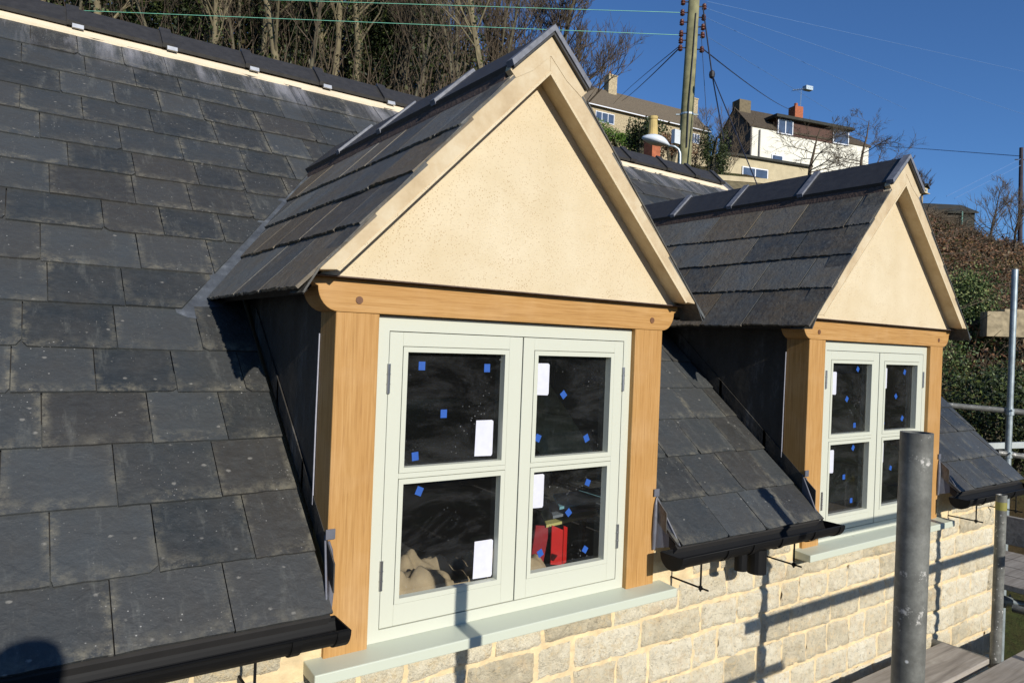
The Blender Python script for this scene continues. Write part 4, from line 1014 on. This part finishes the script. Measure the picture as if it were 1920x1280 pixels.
A=at(1727,405,20); t=thing('dovecote','small dovecote with a pitched roof on a pale post','dovecote',(A.x,A.y,A.z-.5)); O=(A.x,A.y,A.z-.5)
zt_=zat(A.x,A.y,363); mb=MB(); mb.tube([(A.x,A.y,A.z-.5),(A.x,A.y,zt_)],.035,8); mb.build('post',simple('pale_post',S((150,136,112)),.9,.1,4),t,O)
mb=MB(); mb.box((A.x-.11,A.y-.1,zt_),(A.x+.11,A.y+.1,zt_+.14)); mb.box((A.x-.14,A.y-.15,zt_-.02),(A.x+.14,A.y+.12,zt_)); mb.build('box',BUFFW,t,O)
mb=MB(); mb.tube([(A.x-.0,A.y-.101,zt_+.07),(A.x,A.y-.104,zt_+.07)],.03,10); mb.build('entrance_hole',BLKM,t,O)
mb=MB(); mb.hexa([(A.x-.16,A.y-.14,zt_+.13),(A.x,A.y-.14,zt_+.25),(A.x,A.y+.14,zt_+.25),(A.x-.16,A.y+.14,zt_+.13)],[(A.x-.16,A.y-.14,zt_+.15),(A.x,A.y-.14,zt_+.27),(A.x,A.y+.14,zt_+.27),(A.x-.16,A.y+.14,zt_+.15)]); mb.hexa([(A.x+.16,A.y-.14,zt_+.13),(A.x,A.y-.14,zt_+.25),(A.x,A.y+.14,zt_+.25),(A.x+.16,A.y+.14,zt_+.13)][::-1],[(A.x+.16,A.y-.14,zt_+.15),(A.x,A.y-.14,zt_+.27),(A.x,A.y+.14,zt_+.27),(A.x+.16,A.y+.14,zt_+.15)][::-1]); mb.build('roof',DKFEL,t,O)
# ------------------------------------------------ shrubs and trees of the gardens
shrub('garden_hedge','bright green hedge in front of the stone cottage','hedge',HEDGE,1160,38,1.9,1.05,8000,.05,301,py=282,lobes=14,ry=.9)
shrub('ivy_shrub','small ivy covered shrub against the cottage wall, above the chimney pot','shrub',IVY,1212,45,.45,1.0,1500,.06,302,py=262)
shrub('ivy_tree_stump','dark shaggy ivy bush right of the telegraph pole','shrub',IVY,1328,24,.55,1.9,3800,.035,303,py=345,lobes=9)
shrub('leafless_shrub','brown shrub at the foot of the telegraph pole','shrub',BRAM,1255,22,.6,.8,1800,.035,304,py=300)
shrub('laurel_bush','dark laurel filling the gap under the street lamp','shrub',IVY,1200,24,.9,1.1,2200,.05,305,py=300)
put(make_tree('fruit_tree','low spreading bare fruit tree in front of the white house','tree',41,BARKD,None,H=2.6,r0=.12,nl=13,start=.25,spread=1.6,maxlv=3,limbL=.62,up_=.02),1520,30,1.0,py=358)
put(make_tree('fruit_tree','second bare fruit tree at the right end of the white house','tree',43,BARKD,None,H=2.8,r0=.10,nl=12,start=.25,spread=1.5,maxlv=3,limbL=.6,up_=.02),1612,31,1.0,py=345)
put(make_tree('bare_shrub_tree','thin bare bush against the sky beside the dovecote','tree',47,BARKD,None,H=1.5,r0=.05,nl=10,start=.2,spread=1.2,maxlv=3,limbL=.5),1712,26,1.0,py=395)
for k,(px,py,d,lab) in enumerate(((1350,338,30,'scrubby bare thicket left of the white house'),(1860,425,27,'wispy bare bush right of the dark sheds'),(1905,450,24,'wispy bare bush under the far right pole'),(1300,300,40,'bare thicket between the telegraph pole and the cottage end'))):
    put(make_tree('bare_thicket',lab,'bush',60+k,BARKD,None,H=2.4 if k in (0,3) else 1.5,r0=.05,nl=22,start=.05,spread=.9,maxlv=2,limbL=.55,up_=.3),px,d,1.0,py=py)
# evergreen tree by the wall, right
def evergreen(px,pyb,d,H,rx,n,label,seed):
    random.seed(seed); o=thing('evergreen_tree',label,'tree',(0,0,0)); tr=MB(); tr.tube([(0,0,-.4),(.05,0,H*.3),(0,.05,H*.7),(.05,0,H*.92)],[.12,.10,.06,.02],9); tr.build('trunk',BARK,o,smooth=True)
    mb=MB(); br=MB()
    for k in range(95):
        f=random.uniform(.16,1); a=random.random()*6.283; rr=rx*(1.15-f*.95)*random.uniform(.45,1.05); c=Vector((math.cos(a)*rr,math.sin(a)*rr,H*f)); br.tube([(0,0,H*f*.85),c],[.03,.008],4,cap=False)
        s=rx*random.uniform(.16,.34)
        tone=random.gauss(0,.22)
        for _ in range(int(n/95)):
            v=Vector((random.gauss(0,1),random.gauss(0,1),random.gauss(0,.8))); mb.leaf(c+v*s*.6,random.uniform(.016,.034),min(1,max(0,random.gauss(.5,.25)+tone)))
    br.build('branches',BARK,o); mb.build('foliage',EVER,o); put(o,px,d,1,py=pyb,rz=0); return o
evergreen(1820,800,13.5,2.75,1.0,26000,'glossy green evergreen tree beyond the right end of the roof',501)
evergreen(1775,860,11.5,2.6,.6,7000,'smaller evergreen low behind the second dormer',502)
evergreen(1890,960,12,2.4,.9,7000,'dark evergreen behind the scaffold rails at the right edge',503)
shrub('shade_fill_ivy','added dark ivy standing for shade behind the scaffold rails, lowest at the right edge','shrub',IVY,1900,9.5,1.3,1.5,9000,.03,601,py=905,lobes=10)  # this ivy and the next are added to fill the shaded area darkly
shrub('shade_fill_ivy','added dark ivy standing for shade below the evergreens, just past the roof corner','shrub',IVY,1815,11,.8,.6,4000,.03,602,py=850,lobes=9)
# brambles on the bank
mb=MB(); mt=MB(); random.seed(12)
for _ in range(21000):
    px=random.uniform(1690,2150); d=random.uniform(12.5,24 if px<1880 else 27); q=at(px,400,d); gz=ground_z(q.x,q.y); cl=noise.noise(Vector((q.x*.5,q.y*.5,0)))
    mb.leaf((q.x,q.y,gz+random.random()**1.3*(.9+cl*.9)*(1 if d<16 else .35)),random.uniform(.025,.06),min(1,max(0,random.gauss(.45+cl*.5,.22))))
for _ in range(4500):
    px=random.uniform(1700,2150); d=random.uniform(12.5,27); q=at(px,400,d); gz=ground_z(q.x,q.y); h=random.uniform(.3,1.1)*(1 if d<16 else .45); v=Vector((random.gauss(0,.5),random.gauss(0,.5),1))
    p0=Vector((q.x,q.y,gz-.05)); mt.tube([p0,p0+v*h*.6,p0+v*h+Vector((v.x*.3,v.y*.3,-.1))],[.014,.009,.004],3,cap=False)
tag(mb.build('brambles',BRAM),'brown bramble thicket covering the steep bank at the right','brambles',kind='stuff')
tag(mt.build('bramble_stems',BARKD),'tangle of dry stems standing out of the bramble bank','brambles',kind='stuff')
# garden walls seen at the right edge
def gwall(a,b,h,label,th=.35,mat=HSTONE):
    a=Vector(a); b=Vector(b); mb=MB(); b.z=a.z; n=max(3,int((b-a).length/.25)); d_=(b-a)/n; nrm=Vector((-d_.y,d_.x,0)).normalized()*th
    for k in range(n):
        p=a+d_*k; q=a+d_*(k+1); z_=random.uniform(-.07,.05); lo=[p-Vector((0,0,h)),q-Vector((0,0,h)),q+nrm-Vector((0,0,h)),p+nrm-Vector((0,0,h))]; hi=[(v_.x,v_.y,a.z+z_) for v_ in lo]; mb.hexa(lo,hi)
    tag(mb.build('garden_wall',mat,None,tuple(a-Vector((0,0,h)))),label,'wall')
gwall(at(1852,582,12.6),at(2050,590,12.2),.45,'pale stone garden wall behind the tall scaffold upright')
#gwall(at(1765,735,11.5),at(1835,770,11),.25,'small sunlit stone wall showing over the roof corner')
# ------------------------------------------------ photographer, whose shadow falls on the roof
def person():
    P0_=Vector((CX-.02,CY-.17,0)); hz=CZ+.10
    J={'pelvis':(0,-.10,hz-.72,.125),'waist':(0,-.09,hz-.56,.115),'chest':(0,-.07,hz-.36,.135),'neckb':(0,-.04,hz-.19,.07),'neck':(0,-.01,hz-.12,.052),'skull':(0,.0,hz-.02,.078),'crown':(0,-.01,hz+.06,.072),
       'shL':(-.17,-.06,hz-.24,.06),'elL':(-.25,.06,hz-.42,.045),'wrL':(-.09,.13,hz-.14,.03),'shR':(.17,-.06,hz-.24,.06),'elR':(.26,.06,hz-.42,.045),'wrR':(.09,.13,hz-.14,.03),
       'hiL':(-.09,-.10,hz-.80,.10),'knL':(-.10,-.06,hz-1.18,.06),'anL':(-.10,-.10,-1.50,.045),'toL':(-.10,.06,-1.515,.035),'hiR':(.09,-.10,hz-.80,.10),'knR':(.11,-.04,hz-1.18,.06),'anR':(.11,-.08,-1.50,.045),'toR':(.11,.08,-1.515,.035)}
    K=list(J); E=[('pelvis','waist'),('waist','chest'),('chest','neckb'),('neckb','neck'),('neck','skull'),('skull','crown'),('chest','shL'),('shL','elL'),('elL','wrL'),('chest','shR'),('shR','elR'),('elR','wrR'),('pelvis','hiL'),('hiL','knL'),('knL','anL'),('anL','toL'),('pelvis','hiR'),('hiR','knR'),('knR','anR'),('anR','toR')]
    me=bpy.data.meshes.new('person'); me.from_pydata([(J[k][0],J[k][1],J[k][2]+1.545) for k in K],[(K.index(a),K.index(b)) for a,b in E],[])
    o=bpy.data.objects.new('person',me); COL.objects.link(o); o.location=(P0_.x,P0_.y,-1.545)
    s=o.modifiers.new('skin','SKIN')
    for i,k in enumerate(K): me.skin_vertices[0].data[i].radius=(J[k][3],)*2
    me.skin_vertices[0].data[0].use_root=True
    b=o.modifiers.new('sub','SUBSURF'); b.levels=2; b.render_levels=2
    me.materials.append(simple('dark_jacket_cloth',S((46,52,60)),.9,.2,8))
    tag(o,'person in a dark jacket standing on the boards, holding a camera up','person')

person()
